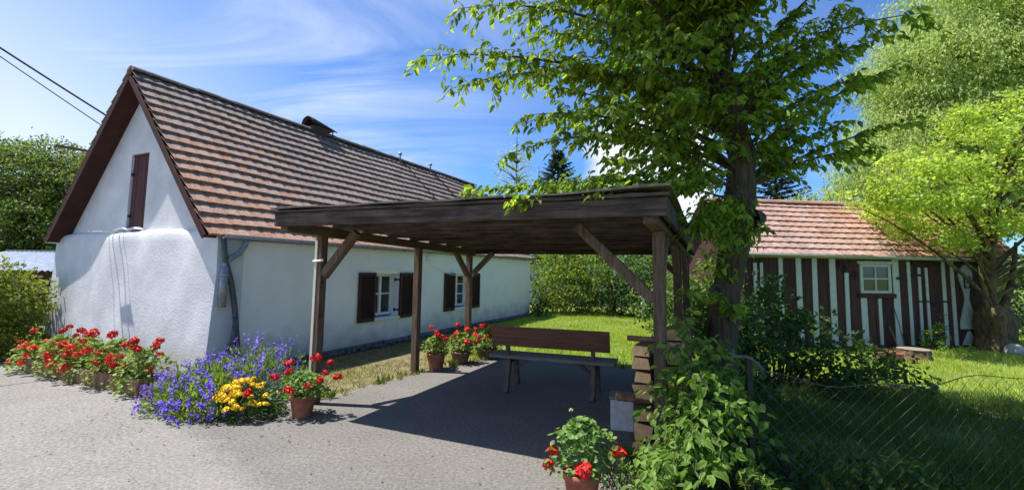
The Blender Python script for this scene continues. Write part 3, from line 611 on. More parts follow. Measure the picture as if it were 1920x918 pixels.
# ------------------------------------------------------------------ carport (local x to the right, y away)
CW, CL = 4.175, 4.49
cp = thing('carport', 'open brown timber carport with flat roof standing beside the white cottage', 'carport', (-2.656, 5.117, 0), -.4202)
CM = Matrix.Translation((-2.656, 5.117, 0)) @ Matrix.Rotation(-.4202, 4, 'Z')
def cz(u, v): return 2.058 - .0067 * u - .026 * v
def slab(b, u0, u1, v0, v1, d0, d1):
    q = [(u0, v0), (u1, v0), (u1, v1), (u0, v1)]
    b.add([(u, v, cz(u, v) + d0) for u, v in q] + [(u, v, cz(u, v) + d1) for u, v in q], [(0,3,2,1),(4,5,6,7),(0,1,5,4),(1,2,6,5),(2,3,7,6),(3,0,4,7)])
def rough_board(b, u0, u1, v0, v1, d0, d1, n=26, a=.004):
    vs = []
    for i in range(n + 1):
        u = u0 + (u1 - u0) * i / n; o0, o1, o2 = (random.uniform(-a, a) for _ in range(3))
        for (v, d) in ((v0 + o2, d0 + o0), (v1, d0 + o0), (v1, d1 + o1), (v0 + o2, d1 + o1)): vs.append((u, v, cz(u, v) + d))
    b.add(vs, [(4 * i + k, 4 * i + 4 + k, 4 * i + 4 + (k + 1) % 4, 4 * i + (k + 1) % 4) for i in range(n) for k in range(4)] + [(0, 1, 2, 3), (4 * n + 3, 4 * n + 2, 4 * n + 1, 4 * n)])
part('fascia', 'beam_wood', cp, lambda b: rough_board(b, 0, CW, 0, .045, 0, .138))
part('fascia', 'beam_wood', cp, lambda b: slab(b, 0, CW, CL - .04, CL, -.02, .14), bevel=.004)
part('fascia', 'beam_wood', cp, lambda b: slab(b, CW - .04, CW - .002, .047, CL - .042, .0, .16), bevel=.004)
part('drip_board', 'beam_wood', cp, lambda b: rough_board(b, -.02, CW + .02, -.018, .05, .146, .172, 30, .004))
for (u, n) in ((.097, 'plate'), (CW - .127, 'plate')):
    part(n, 'deck_wood', cp, lambda b: slab(b, u - .055, u + .055, .05, CL - .05, -.055, .055), bevel=.005)
nr = 8
for i in range(nr):
    v = .32 + (CL - .7) * i / (nr - 1)
    part('rafter', 'beam_wood', cp, lambda b: slab(b, .02, CW - .05, v - .035, v + .035, .057, .135), bevel=.004)
nb = 32
for i in range(nb):
    u0 = .0 + (CW - .05) * i / nb; part('roof_board', 'deck_wood', cp, lambda b: slab(b, u0 + .003, u0 + (CW - .05) / nb - .002, .056, CL - .045, .1365 + .002 * (i % 2), .160))
def feltf(b):
    n, m = 24, 10; vs = []
    for top in (0, 1):
        for j in range(m + 1):
            for i in range(n + 1):
                u, v = -.035 + (CW + .07) * i / n, -.036 + (CL + .06) * j / m
                vs.append((u, v, cz(u, v) + .186 + .016 * top + .006 * math.sin(u * 5.1 + v * 3) + random.uniform(-.003, .003) + (.03 * max(0, (u - 3.2)) if v < 1 else 0)))
    s = n + 1; k = (n + 1) * (m + 1)
    b.add(vs, [(k + j * s + i, k + j * s + i + 1, k + (j + 1) * s + i + 1, k + (j + 1) * s + i) for j in range(m) for i in range(n)]
        + [(j * s + i, (j + 1) * s + i, (j + 1) * s + i + 1, j * s + i + 1) for j in range(m) for i in range(n)]
        + [(i, i + 1, k + i + 1, k + i) for i in range(n)] + [(j * s + n, (j + 1) * s + n, k + (j + 1) * s + n, k + j * s + n) for j in range(m)] + [((j + 1) * s, j * s, k + j * s, k + (j + 1) * s) for j in range(m)])
part('roof_felt', 'felt', cp, feltf)
PV = (.603, 2.60, 4.28)
for pu in (.097, CW - .127):
    for j, v in enumerate(PV):
        z1 = cz(pu, v) - .057
        part('post', 'old_wood', cp, lambda b: b.beam((pu, v, 0), (pu + .0, v, z1), .10, .10, up=(0, 1, 0)), bevel=.006)
def brace(p0, p1): part('brace', 'old_wood', cp, lambda b: b.beam(p0, p1, .075, .09), bevel=.005)
zt = 1.99
brace((.097, .66, 1.50), (.097, 1.12, zt)); brace((.15, .603, 1.52), (.62, .62, zt + .04))
brace((.097, 4.22, 1.50), (.097, 3.78, zt - .08)); brace((.15, 4.28, 1.50), (.60, 4.28, zt - .06))
ur = CW - .127
brace((ur - .05, .603, 1.36), (ur - .72, .56, zt + .03)); brace((ur, .67, 1.5), (ur, 1.15, zt))
brace((ur, 2.54, 1.5), (ur, 2.1, zt)); brace((ur, 4.2, 1.5), (ur, 3.78, zt - .08)); brace((ur - .05, 4.28, 1.5), (ur - .5, 4.28, zt - .06))
part('lit_face_strip', 'lit_face_cream', cp, lambda b: b.box(.047, .085, .543, .5525, .02, 1.93), bevel=.002)  # added pale board, lightens the post face that grazing sun catches
part('post_clip', 'white_paint', cp, lambda b: [b.tube([(.03, .56, 1.68), (.03, .54, 1.68), (.16, .54, 1.69), (.17, .56, 1.69)], .012, 6)])
for z in (1.42, 1.02): part('hook', 'black_iron', cp, lambda b: b.tube([(.147, .58, z), (.175, .58, z), (.18, .58, z + .03)], .009, 5))

# ------------------------------------------------------------------ garden hut (local x along the front, y away)
ha = .1331; HO = Vector((4.97, 9.95, 0))
hut = thing('garden_hut', 'dark red plank hut with white battens and orange tiled roof', 'hut', HO, ha)
UM = Matrix.Translation(HO) @ Matrix.Rotation(ha, 4, 'Z')
X0, X1, HD = .05, 6.35, 2.6; HZE, HZR, HRY = 2.02, 3.40, 1.25
part('back_wall', 'hut_plank', hut, lambda b: b.box(X0, X1, HD - .05, HD, 0, 2.0))
for x in (X0, X1 - .04): part('side_wall', 'hut_plank', hut, lambda b: b.prism([(.03, 0), (HD - .06, 0), (HD - .06, 1.98), (HRY, 3.2), (.03, 1.98)], lambda p, d: (d, p[0], p[1]), x, x + .04))
WX0, WX1, WZ0, WZ1 = 2.84, 3.62, 1.21, 1.86
cuts = [X0]
while cuts[-1] < X1 - .12: cuts.append(min(X1, cuts[-1] + random.uniform(.16, .24)))
for a, b_ in zip(cuts[:-1], cuts[1:]):
    if b_ <= WX0 or a >= WX1: rngs = [(a, b_, .02, 1.99)]
    else:
        rngs = [(a, b_, .02, WZ0), (a, b_, WZ1, 1.99)]
        if a < WX0 - .03: rngs.append((a, WX0, WZ0, WZ1))
        if b_ > WX1 + .03: rngs.append((WX1, b_, WZ0, WZ1))
    d = random.uniform(0, .006)
    for (p0, p1, q0, q1) in rngs: part('plank', 'hut_plank', hut, lambda b: b.box(p0 + .003, p1 - .003, d, .03, q0 + .001, q1 - .001), bevel=.003)
for (a, b_, z0, z1) in ((.24, .32, .05, 1.85), (.40, .47, .05, 1.85), (.85, .95, .05, 1.97), (1.27, 1.40, .05, 1.97), (1.64, 1.76, .05, 1.97), (2.07, 2.22, .05, 1.97), (2.43, 2.53, .06, 1.66), (2.83, 2.98, .08, 1.13),
                        (3.26, 3.34, .08, 1.10), (3.66, 3.82, .05, 1.97), (4.04, 4.12, .06, 1.93), (4.30, 4.37, .10, 1.80), (4.50, 4.57, .06, 1.80), (4.93, 5.02, .05, 1.95), (5.17, 5.26, .05, 1.95)):
    dxx = random.uniform(-.02, .02)
    part('batten', 'batten_paint', hut, lambda b: b.prism([(a, z0), (b_, z0), (b_ + dxx, z1), (a + dxx, z1)], lambda p, d: (p[0], d, p[1]), -.022, -.001), bevel=.003)
w = part('window', 'batten_paint', hut, lambda b: [b.box(WX0, WX0 + .07, -.02, .03, WZ0, WZ1), b.box(WX1 - .07, WX1, -.02, .03, WZ0, WZ1), b.box(WX0 + .07, WX1 - .07, -.02, .03, WZ1 - .06, WZ1), b.box(WX0 + .07, WX1 - .07, -.02, .03, WZ0, WZ0 + .06)], bevel=.003)
wm, zm = (WX0 + WX1) / 2, (WZ0 + WZ1) / 2
part('glazing_bar', 'batten_paint', w, lambda b: [b.box(wm - .018, wm + .018, -.014, .02, WZ0 + .06, WZ1 - .06)])
part('glazing_bar', 'batten_paint', w, lambda b: [b.box(WX0 + .07, wm - .018, -.012, .02, zm - .015, zm + .015), b.box(wm + .018, WX1 - .07, -.012, .02, zm - .015, zm + .015)])
for (a, c) in ((WX0 + .07, wm - .018), (wm + .018, WX1 - .07)):
    for (q0, q1) in ((WZ0 + .06, zm - .015), (zm + .015, WZ1 - .06)): part('pane', 'hut_glass', w, lambda b: b.box(a, c, .003, .007, q0, q1))
part('window_ledge', 'hut_plank', hut, lambda b: b.box(WX0 - .08, WX1 + .08, -.05, -.001, WZ0 - .10, WZ0 - .004), bevel=.004)
part('window_head', 'batten_paint', hut, lambda b: b.box(WX0 - .06, WX1 + .04, -.03, -.001, WZ1 + .005, WZ1 + .065), bevel=.003)
# door with its strap hinges and latch
dr = part('door', 'hut_plank', hut, lambda b: b.box(4.60, 4.91, -.018, -.001, .06, 1.86), bevel=.004)
part('door_head', 'hut_plank', hut, lambda b: b.box(4.16, 4.92, -.03, -.0015, 1.865, 1.95), bevel=.004)
part('latch', 'black_iron', dr, lambda b: [b.box(4.28, 5.04, -.036, -.0225, 1.02, 1.055), b.box(4.66, 4.76, -.05, -.019, .93, .99)])
part('hinge', 'black_iron', dr, lambda b: b.box(4.16, 4.42, -.038, -.023, 1.60, 1.65)); part('hinge', 'black_iron', hut, lambda b: b.box(3.74, 3.90, -.04, -.023, 1.52, 1.58)); part('hinge', 'black_iron', hut, lambda b: b.box(3.78, 3.92, -.04, -.023, .27, .33))
for (x, z) in ((2.45, 1.75), (2.7, 1.62), (2.3, 1.83)): part('hanging_tool', 'black_iron', hut, lambda b: b.tube([(x, -.03, z + .08), (x + .02, -.05, z), (x - .03, -.05, z - .07), (x - .06, -.04, z - .02)], .02, 6))
# hourglass board with the figure on it
def hourglass(b):
    c = 5.56; half = [(1.88, .03), (1.74, .17), (1.66, .19), (1.5, .155), (1.3, .08), (1.12, .05), (.98, .075), (.8, .14), (.62, .195), (.5, .215), (.42, .215)]
    poly = [(c - w_, z) for z, w_ in half] + [(c + w_, z) for z, w_ in half[::-1]]
    b.prism(poly[::-1], lambda p, d: (p[0], d, p[1]), -.03, -.001)
    b.prism([(c - .19, .06), (c + .19, .06), (c + .02, .37), (c - .02, .37)], lambda p, d: (p[0], d, p[1]), -.03, -.001)
sg = part('hourglass_board', 'batten_paint', hut, hourglass)
def eight(b):
    c = 5.575; t = .022; y0, y1 = -.05, -.031
    for z in (1.36, 1.485, 1.61): b.box(c - .085, c + .085, y0, y1, z - t / 2, z + t / 2)
    for z0, z1 in ((1.36, 1.485), (1.485, 1.61)):
        for x in (c - .085, c + .085 - t): b.box(x, x + t, y0, y1, z0 + t / 2, z1 - t / 2)
part('figure', 'black_iron', sg, eight)
hth = math.atan2(HZR - HZE - .02, HRY + .2)
def hp(s, x, n=0, sd=1): return Vector((x, HRY - sd * (s * math.cos(hth) + n * math.sin(hth)), HZR - s * math.sin(hth) + n * math.cos(hth)))
HSL = (HRY + .2) / math.cos(hth)
hr = part('roof', 'soffit', hut, lambda b: [b.add([hp(s, x, nn, sd) for (s, nn) in ((0, -.05), (HSL, -.05), (HSL, -.09), (0, -.09)) for x in (X0 - .2, X1 + .2)], [(0, 1, 3, 2), (2, 3, 5, 4), (4, 5, 7, 6), (0, 2, 4, 6), (1, 7, 5, 3)]) for sd in (1, -1)])
tile_material('hut_tile', (.50, .28, .21), (.54, .27, .18), (.44, .29, .24), tuple(UM @ hp(.2, 5)), tuple(UM @ hp(1.8, 2)))
HT = tile_tpl(w=.215, ln=.27, amp=.006, lip=.030, lift=.042); HROW = 10
def hut_frame(sd):
    def fr(x, s):
        d = Vector((0, -sd * math.cos(hth), -math.sin(hth))); nrm = Vector((0, -sd * math.sin(hth), math.cos(hth))); up = -d; xx = up.cross(nrm); p = hp(s, x, .005 * math.sin(x * 2) + random.uniform(-.003, .003), sd)
        return Matrix(((xx.x, up.x, nrm.x, p.x), (xx.y, up.y, nrm.y, p.y), (xx.z, up.z, nrm.z, p.z), (0, 0, 0, 1)))
    return fr
hs_ = [(X0 - .12 + c * .215, (r + 1) * HSL / HROW + .02) for c in range(33) for r in range(HROW)]
lay_tiles(hr, HT, hs_, hut_frame(1), 'hut_tile', 300); lay_tiles(hr, HT, hs_, hut_frame(-1), 'hut_tile', 0)
rb = MB(); vs = []
for v in (0, .36):
    for i in range(6): t = math.pi * i / 5; vs.append((v, -math.cos(t) * .11, math.sin(t) * .085 - .03))
rb.add(vs, [(i + 6, i + 7, i + 1, i) for i in range(5)]); rbm = rb.mesh('ridge_tile', 'hut_tile')
for i in range(21): obj('ridge_tile', rbm, hr, (X0 - .22 + i * .335, HRY, HZR + .015 + random.uniform(-.006, .006)), (0, R(1), 0))
part('fascia', 'batten_paint', hut, lambda b: b.box(X0 - .2, X1 + .2, -.03, -.005, 1.965, 2.0))
part('gutter', 'gutter_paint', hut, lambda b: [half_gutter(b, (X0 - .25, -.26, 2.045), (3.0, -.26, 2.03), .06), half_gutter(b, (2.9, -.255, 2.045), (X1 + .25, -.255, 2.0), .068)], smooth=True)

# ------------------------------------------------------------------ bench, crate, firewood
bench = thing('garden_bench', 'long wooden bench with wide brown backrest board standing on the carport pad', 'bench', (.56, 6.30, 0), R(-19.5))
for (y0, y1) in ((-.20, -.012), (.0, .185)): part('seat_plank', 'bench_wood', bench, lambda b: b.box(-.83, .85, y0, y1, .43, .472), bevel=.006)
part('backrest', 'bench_back', bench, lambda b: b.prism([(-.235, .60), (-.20, .60), (-.265, .865), (-.30, .865)], lambda p, d: (d, p[0], p[1]), -.77, .80), bevel=.006)
for x in (-.56, .58):
    part('back_support', 'bench_leg', bench, lambda b: b.beam((x, -.13, .36), (x, -.255, .84), .065, .045, up=(1, 0, 0)), bevel=.004)
    for (ya, yb) in ((-.12, -.24), (.12, .23)): part('leg', 'bench_leg', bench, lambda b: b.beam((x, ya, .43), (x + (.03 if x < 0 else -.03) * 0, yb, 0), .075, .06, up=(1, 0, 0)), bevel=.005)
    part('cross_rail', 'bench_leg', bench, lambda b: b.box(x - .03, x + .03, -.17, .17, .36, .428), bevel=.004)
part('brace', 'bench_leg', bench, lambda b: b.beam((-.53, 0, .25), (-.30, 0, .43), .05, .04)); part('brace', 'bench_leg', bench, lambda b: b.beam((.55, 0, .25), (.32, 0, .43), .05, .04))

crate = thing('wooden_crate', 'small pale wooden box with weathered lid beside the firewood', 'box', (1.17, 4.93, 0), R(-14))
part('body', 'crate_side', crate, lambda b: b.box(-.115, .115, -.10, .14, .0, .30), bevel=.004)
part('lid', 'crate_lid', crate, lambda b: [b.box(-.125, -.005, -.11, .15, .302, .33), b.box(.0, .125, -.11, .15, .302, .328)], bevel=.004)

def log_mesh(i, round_=False):
    r_ = random.Random(i); b = MB(); n = 10 if round_ else r_.choice((4, 4, 4, 5)); L = .36; ring = []
    for k in range(n):
        a = 2 * math.pi * (k + .5) / n + (0 if round_ else r_.uniform(-.16, .16)); rr = 1 * (1 if round_ else r_.uniform(.86, 1.1)); ring.append((math.cos(a) * rr, math.sin(a) * rr))
    return ring, L
log_i = 0
def log(p, half_w, half_h, axis, label, group, round_=False, L=.36):
    """one piece of split firewood: bark side and two cut ends"""
    global log_i; log_i += 1
    ring, _ = log_mesh(log_i, round_)
    s = 1.0 if round_ else 1.22
    o = thing('firewood_log', label, 'firewood', CM @ Vector(p), -.4202 + (0 if axis == 'y' else math.pi / 2) + random.uniform(-.06, .06), group)
    def f(b):
        n = len(ring); vs = []
        for y in (-L / 2, L / 2):
            for (x, z) in ring: vs.append((x * half_w * s, y + random.uniform(-.004, .004), z * half_h * s))
        b.add(vs, [(i, n + i, n + (i + 1) % n, (i + 1) % n) for i in range(n)])
    part('side', 'log_bark', o, f, bevel=0)
    for y in (-L / 2, L / 2):
        part('cut_end', 'cut_wood', o, lambda b: b.prism([(x * half_w * s * .97, z * half_h * s * .97) for x, z in ring], lambda q, d: (q[0], d, q[1]), y - .004, y + .004))
    return o
# end column of the stack, next to the front right post
names = ['wide flat split log at the very bottom of the woodpile end', 'large pale squared log, second from the bottom of the woodpile end', 'pale split log under the protruding round log', 'round log sticking out of the woodpile end towards the bench',
         'big squared pale log just above the protruding round log', 'narrow split log above the big squared one', 'brown split log near the top of the woodpile end', 'rough dark log below the top of the woodpile end', 'dark gnarled log sticking out at the top of the woodpile']
ORD = ('first', 'second', 'third', 'fourth', 'fifth', 'sixth', 'seventh', 'eighth', 'ninth', 'tenth')
zz = 0; U0 = CW - .30
for i, (hh, hw) in enumerate(((.055, .14), (.085, .10), (.055, .10), (.04, .04), (.07, .105), (.05, .085), (.06, .09), (.055, .09), (.026, .03))):
    zz += hh + .002
    ax = 'x' if i in (3, 8) else 'y'
    log((U0 + (-.06 if i == 3 else (-.02 if i == 8 else random.uniform(-.012, .012))), .90, zz), hw, hh, ax, names[i], 'logs of the stacked woodpile', round_=i in (3, 8), L=.40 if i == 3 else (.27 if i == 8 else .36))
    zz += hh
for (uu, vv, n_, lab) in ((CW - .06, .90, 8, 'split log, %s from the ground, in the firewood column right of the front post'), (CW - .28, 1.32, 8, 'split log, %s from the ground, in the second firewood row on the bench side'), (CW - .04, 1.32, 9, 'split log, %s from the ground, in the second firewood row on the tree side'), (CW - .26, 1.74, 8, 'split log, %s from the ground, in the third firewood row on the bench side'), (CW - .02, 1.74, 10, 'split log, %s from the ground, in the third firewood row on the tree side')):
    z = 0
    for i in range(n_):
        h = random.uniform(.045, .065); z += h; log((uu + random.uniform(-.015, .015), vv + random.uniform(-.02, .02), z), random.uniform(.085, .105), h, 'y', lab % ORD[i], 'logs of the stacked woodpile'); z += h + .001

# ------------------------------------------------------------------ pots and flowers
def pot(label, x, y, r, h, group='terracotta pots', m='terracotta', saucer=False):
    o = thing('flower_pot', label, 'flower pot', (x, y, 0), random.uniform(0, 6), group)
    part('body', m, o, lambda b: [b.lathe([(0, .001), (r * .72, .001), (r * .95, h * .8), (r * .95, h * .8), (r * .88, h * .8), (r * .86, h * .5)], 24)], smooth=False)
    part('rim', m, o, lambda b: b.lathe([(r * .951, h * .79), (r * 1.03, h * .80), (r * 1.05, h * .99), (r * 1.0, h), (r * .9, h * .99), (r * .88, h * .8)], 24), smooth=True)
    part('soil', 'potting_soil', o, lambda b: b.lathe([(r * .885, h * .9), (r * .4, h * .93), (0, h * .93)], 16))
    return o
def petal_ball(name, m, n=46, r=.042, flat=.75, size=.03, tpl=OVAL):
    i = np.arange(n) + .5; ph = np.arccos(1 - 1.55 * i / n); th = np.pi * (1 + 5 ** .5) * i
    d = np.c_[np.cos(th) * np.sin(ph), np.sin(th) * np.sin(ph), np.cos(ph)] + rng.normal(scale=.12, size=(n, 3)); d = unit(d)
    pos = d * r * rng.uniform(.75, 1.05, (n, 1)) * [1, 1, flat]
    al = unit(np.cross(d, rand_dirs(n)) + d * .35); v, f = leaves(tpl, pos - al * size * .5, al, d + rng.normal(scale=.3, size=(n, 3)), np.full(n, size))
    return np_mesh(name, v, f, m)
BLOOM_R = [petal_ball('bloom', 'petal_red') for _ in range(3)]
BLOOM_O = [petal_ball('bloom', 'petal_orange') for _ in range(2)]
MARI = [petal_ball('flower_head', 'petal_yellow', 40, .036, .6, .026) for _ in range(2)]
def geranium(label, x, y, z, rx, ry, h, nl, blooms, m='geranium_leaf', bm=BLOOM_R, leaf=.05, group='red geraniums', rotz=0, low=0, bl=(.8, 1.25), single=0):
    o = thing('geranium', label, 'geranium', (x, y, z), rotz, group)
    n = nl; th = rng.uniform(0, 2 * np.pi, n); u = rng.uniform(0, 1, n) ** .5; up = rng.uniform(0, 1, n) ** .8
    prof = np.sqrt(np.maximum(1 - (up * 1.0) ** 2.2, .05))
    lump = 1 + .18 * np.sin(th * 3 + x * 7) + .12 * np.sin(th * 5 + up * 6)
    pos = np.c_[np.cos(th) * u * rx * prof * lump, np.sin(th) * u * ry * prof * lump, low + up * (h - low) * (.85 + .15 * lump)]
    out = np.c_[np.cos(th), np.sin(th), 0 * th]
    al = unit(out * .8 + rng.normal(scale=.5, size=(n, 3))); nr_ = unit(out * .45 + [0, 0, 1] + rng.normal(scale=.35, size=(n, 3)))
    sz = rng.uniform(.6, 1.15, n) * leaf
    fo = leaf_object('foliage', ROUND, pos - al * sz[:, None] * .5, al, nr_, sz, m, o); stuff(fo)
    st = MB()
    for i in range(14):
        a = random.uniform(0, 6.28); r = random.uniform(.2, .85); st.tube([(.1 * rx * math.cos(a), .1 * ry * math.sin(a), -.03), (rx * r * .6 * math.cos(a), ry * r * .6 * math.sin(a), h * .35), (rx * r * math.cos(a), ry * r * math.sin(a), h * .8)], [.007, .006, .003], 4, cap=False)
    for (bx, by, bz, s) in blooms:
        st.tube([(bx * .5, by * .5, h * .4), (bx * .9, by * .9, (h * .4 + bz) / 2), (bx, by, bz)], .0028, 4, cap=False)
        obj('bloom', random.choice(bm), o, (bx, by, bz), (random.uniform(-.5, .5), random.uniform(-.5, .5), random.uniform(0, 6))).scale = (s, s, s)
    stuff(st.build('stems', m, o))
    return o
def scatter_blooms(n, rx, ry, h, lo=.3, k=.9, bl=(.8, 1.2)):
    out = []
    for i in range(n):
        a = random.uniform(0, 6.28); r = random.uniform(.2, 1); z = random.uniform(lo, 1.3)
        out.append((math.cos(a) * rx * r, math.sin(a) * ry * r - ry * .1, h * max(z * (1.15 - .5 * r), lo), random.uniform(*bl)))
    return out
# trough along the gable with five geraniums
tr_c, tr_a = Vector((-5.83, 6.56, 0)), -math.atan2(1.3, 2.9)
trough = thing('planter_trough', 'long low brown planter trough along the foot of the gable', 'planter', tr_c, tr_a)
part('front_board', 'trough', trough, lambda b: b.box(-1.45, 1.45, -.16, -.13, 0, .2), bevel=.006); part('back_board', 'trough', trough, lambda b: b.box(-1.45, 1.45, .13, .16, 0, .2), bevel=.006)
for x in (-1.45, 1.42): part('end_board', 'trough', trough, lambda b: b.box(x, x + .03, -.128, .128, 0, .199))
part('soil', 'potting_soil', trough, lambda b: b.box(-1.41, 1.41, -.127, .127, .02, .17))
TM = Matrix.Translation(tr_c) @ Matrix.Rotation(tr_a, 4, 'Z')
gl = ['leftmost red geranium of the trough, next to the left bush', 'red geranium in the trough, second from the left', 'red geranium in the middle of the trough', 'red geranium in the trough, second from the right', 'red geranium at the right end of the trough, beside the lavender-blue bed']
for i, x in enumerate((-1.5, -.85, -.15, .55, 1.2)):
    p = TM @ Vector((x, 0, .17))
    geranium(gl[i], p.x, p.y, p.z, .42, .34, (.26, .38, .42, .42, .36)[i], 800, scatter_blooms((14, 20, 22, 20, 14)[i], .46, .38, (.32, .42, .46, .46, .4)[i], lo=.02, bl=(.75, 1.5)), m='bed_leaf', bm=BLOOM_O + BLOOM_R[:2], group='geraniums in the trough', low=-.16, rotz=tr_a)
# lobelia mound
def mound_pts(n, rx, ry, h, surf=.55):
    th = rng.uniform(0, 2 * np.pi, n); u = rng.uniform(surf, 1, n); ct = rng.uniform(0, 1, n); st_ = np.sqrt(1 - ct ** 2)
    d = np.c_[np.cos(th) * st_, np.sin(th) * st_, ct]; lump = 1 + .10 * np.sin(th * 4) * st_ + .10 * np.sin(th * 7 + ct * 8)
    return d * (u * lump)[:, None] * [rx, ry, h], d
def flower_mound(name, label, cat, x, y, rx, ry, h, nl, spikes, per, lm, pm, rotz=0, spike=.10, fl=.022, leaf=.05, grp=None):
    o = thing(name, label, cat, (x, y, 0), rotz, grp)
    p, d = mound_pts(nl, rx, ry, h); al = unit(d + [0, 0, .7] + rng.normal(scale=.45, size=(nl, 3)))
    stuff(leaf_object('foliage', NARR, p, al, unit(d + rng.normal(scale=.5, size=(nl, 3))), rng.uniform(.7, 1.4, nl) * leaf, lm, o, wid=1.6))
    ps, ds = mound_pts(spikes, rx, ry, h, .93); P_, D_ = [], []
    ax = unit(ds * .8 + [0, 0, .6] + rng.normal(scale=.25, size=(spikes, 3))); ln = rng.uniform(.5, 1.3, spikes) * spike
    t = rng.uniform(0, 1, (spikes, per)); pos = ps[:, None] + ax[:, None] * (t * ln[:, None])[..., None] + rng.normal(scale=.012, size=(spikes, per, 3))
    pos = pos.reshape(-1, 3); dd = unit(rng.normal(scale=.6, size=pos.shape) + np.repeat(ds, per, 0) + [0, -.2, .2]); al = unit(np.cross(dd, rand_dirs(len(pos))))
    s = rng.uniform(.7, 1.25, len(pos)) * fl
    stuff(leaf_object('blossom', ROUND, pos - al * s[:, None] * .5, al, dd, s, pm, o))
    return o
flower_mound('lobelia', 'mound of violet-blue lobelia flowers spilling over the asphalt', 'flowers', -3.36, 5.40, .60, .55, .50, 5600, 320, 11, 'bed_leaf', 'petal_violet', leaf=.055, fl=.024)
flower_mound('lobelia', 'upright lavender-coloured flowers behind the violet mound, below the drain hoses', 'flowers', -3.15, 5.95, .62, .36, .60, 2400, 130, 10, 'bed_leaf', 'petal_violet', leaf=.05, spike=.16)
flower_mound('lobelia', 'small purple flower clump at the left edge of the violet mound', 'flowers', -3.98, 5.42, .18, .2, .30, 500, 55, 9, 'bed_leaf', 'petal_purple', leaf=.04)
mg = thing('marigold', 'compact plant full of bright yellow flower heads', 'flowers', (-2.80, 5.14, 0))
p, d = mound_pts(2200, .36, .30, .36); stuff(leaf_object('foliage', NARR, p, unit(d + rng.normal(scale=.6, size=p.shape)), unit(d + rng.normal(scale=.5, size=p.shape)), rng.uniform(.03, .06, len(p)), 'marigold_leaf', mg, wid=1.5))
for i in range(64):
    a = random.uniform(2.6, 6.4) if i < 50 else random.uniform(0, 6.28); ct = random.uniform(.35, 1); st_ = math.sqrt(1 - ct * ct)
    if i < 30: a = random.uniform(3.2, 5.2)
    q = Vector((math.cos(a) * st_ * .37 - .04, math.sin(a) * st_ * .31, ct * .37 + .01)); s = random.uniform(.75, 1.15)
    obj('flower_head', random.choice(MARI), mg, q, (random.uniform(-.4, .9), random.uniform(-.5, .5), random.uniform(0, 6))).scale = (s, s, s)
# potted geraniums
pot('terracotta pot at the right end of the flower bed', -2.25, 5.16, .135, .235)
geranium('red geranium in the terracotta pot beside the yellow flowers', -2.25, 5.16, .21, .30, .26, .26, 620, [(-.27, -.1, .22, 1.1), (-.22, .1, .33, 1.25), (-.16, -.02, .26, 1.1), (-.05, -.24, .12, 1.15), (.13, -.2, .16, .9), (.11, .05, .40, 1.2), (.24, .1, .34, 1.0), (.25, -.05, .26, .9), (.22, -.12, .20, 1.0), (.36, .02, .2, 1.1), (-.45, -.28, .1, 1.1), (.0, .2, .36, .9)], leaf=.042)
pot('terracotta pot by the second carport post, leftmost of the rear pots', -1.20, 7.62, .15, .26)
geranium('leafy red-flowered geranium in the left pot by the second carport post', -1.20, 7.62, .22, .24, .22, .30, 420, [(.03, -.1, .33, 1.2), (.1, -.05, .30, 1.1), (-.12, .1, .43, .9), (.16, -.1, .27, 1.0), (.0, -.05, .38, 1.0)], m='bed_leaf', leaf=.055)
pot('low dark pot in the middle of the three rear pots', -.86, 8.14, .17, .20, m='trough')
geranium('pale leafed geranium with orange-red flowers in the middle rear pot', -.86, 8.14, .16, .34, .26, .34, 520, scatter_blooms(14, .32, .22, .38, lo=.5, bl=(.9, 1.3)), m='bed_leaf', bm=BLOOM_O, leaf=.05)
pot('low clay bowl below the third carport post', -.44, 8.62, .19, .18, m='trough')
geranium('bushy red geranium in the clay bowl below the third carport post', -.44, 8.62, .14, .32, .28, .34, 480, scatter_blooms(18, .30, .24, .40, lo=.55, bl=(.95, 1.4)), m='geranium_leaf', leaf=.05)
pot('large terracotta pot at the bottom edge in front of the carport shadow', .50, 3.28, .125, .25)
geranium('red geranium in the foreground pot with four round red blooms', .50, 3.28, .23, .25, .22, .36, 520, [(-.20, -.05, .165, .95), (-.23, -.08, .09, 1.05), (-.02, -.24, .12, 1.3), (.23, -.06, .16, 1.3)], leaf=.048)
fd = thing('seed_head', 'two dry geranium seed heads above the foreground pot', 'flower', (.50, 3.28, .23), 0)
for (x, y, z) in ((-.075, 0, .42), (.085, -.03, .34)):
    part('stem', 'geranium_leaf', fd, lambda b: b.tube([(x * .5, y, .1), (x, y, z)], .0025, 4)); obj('bud', petal_ball('bud', 'bud', 16, .014, .8, .014), fd, (x, y, z))

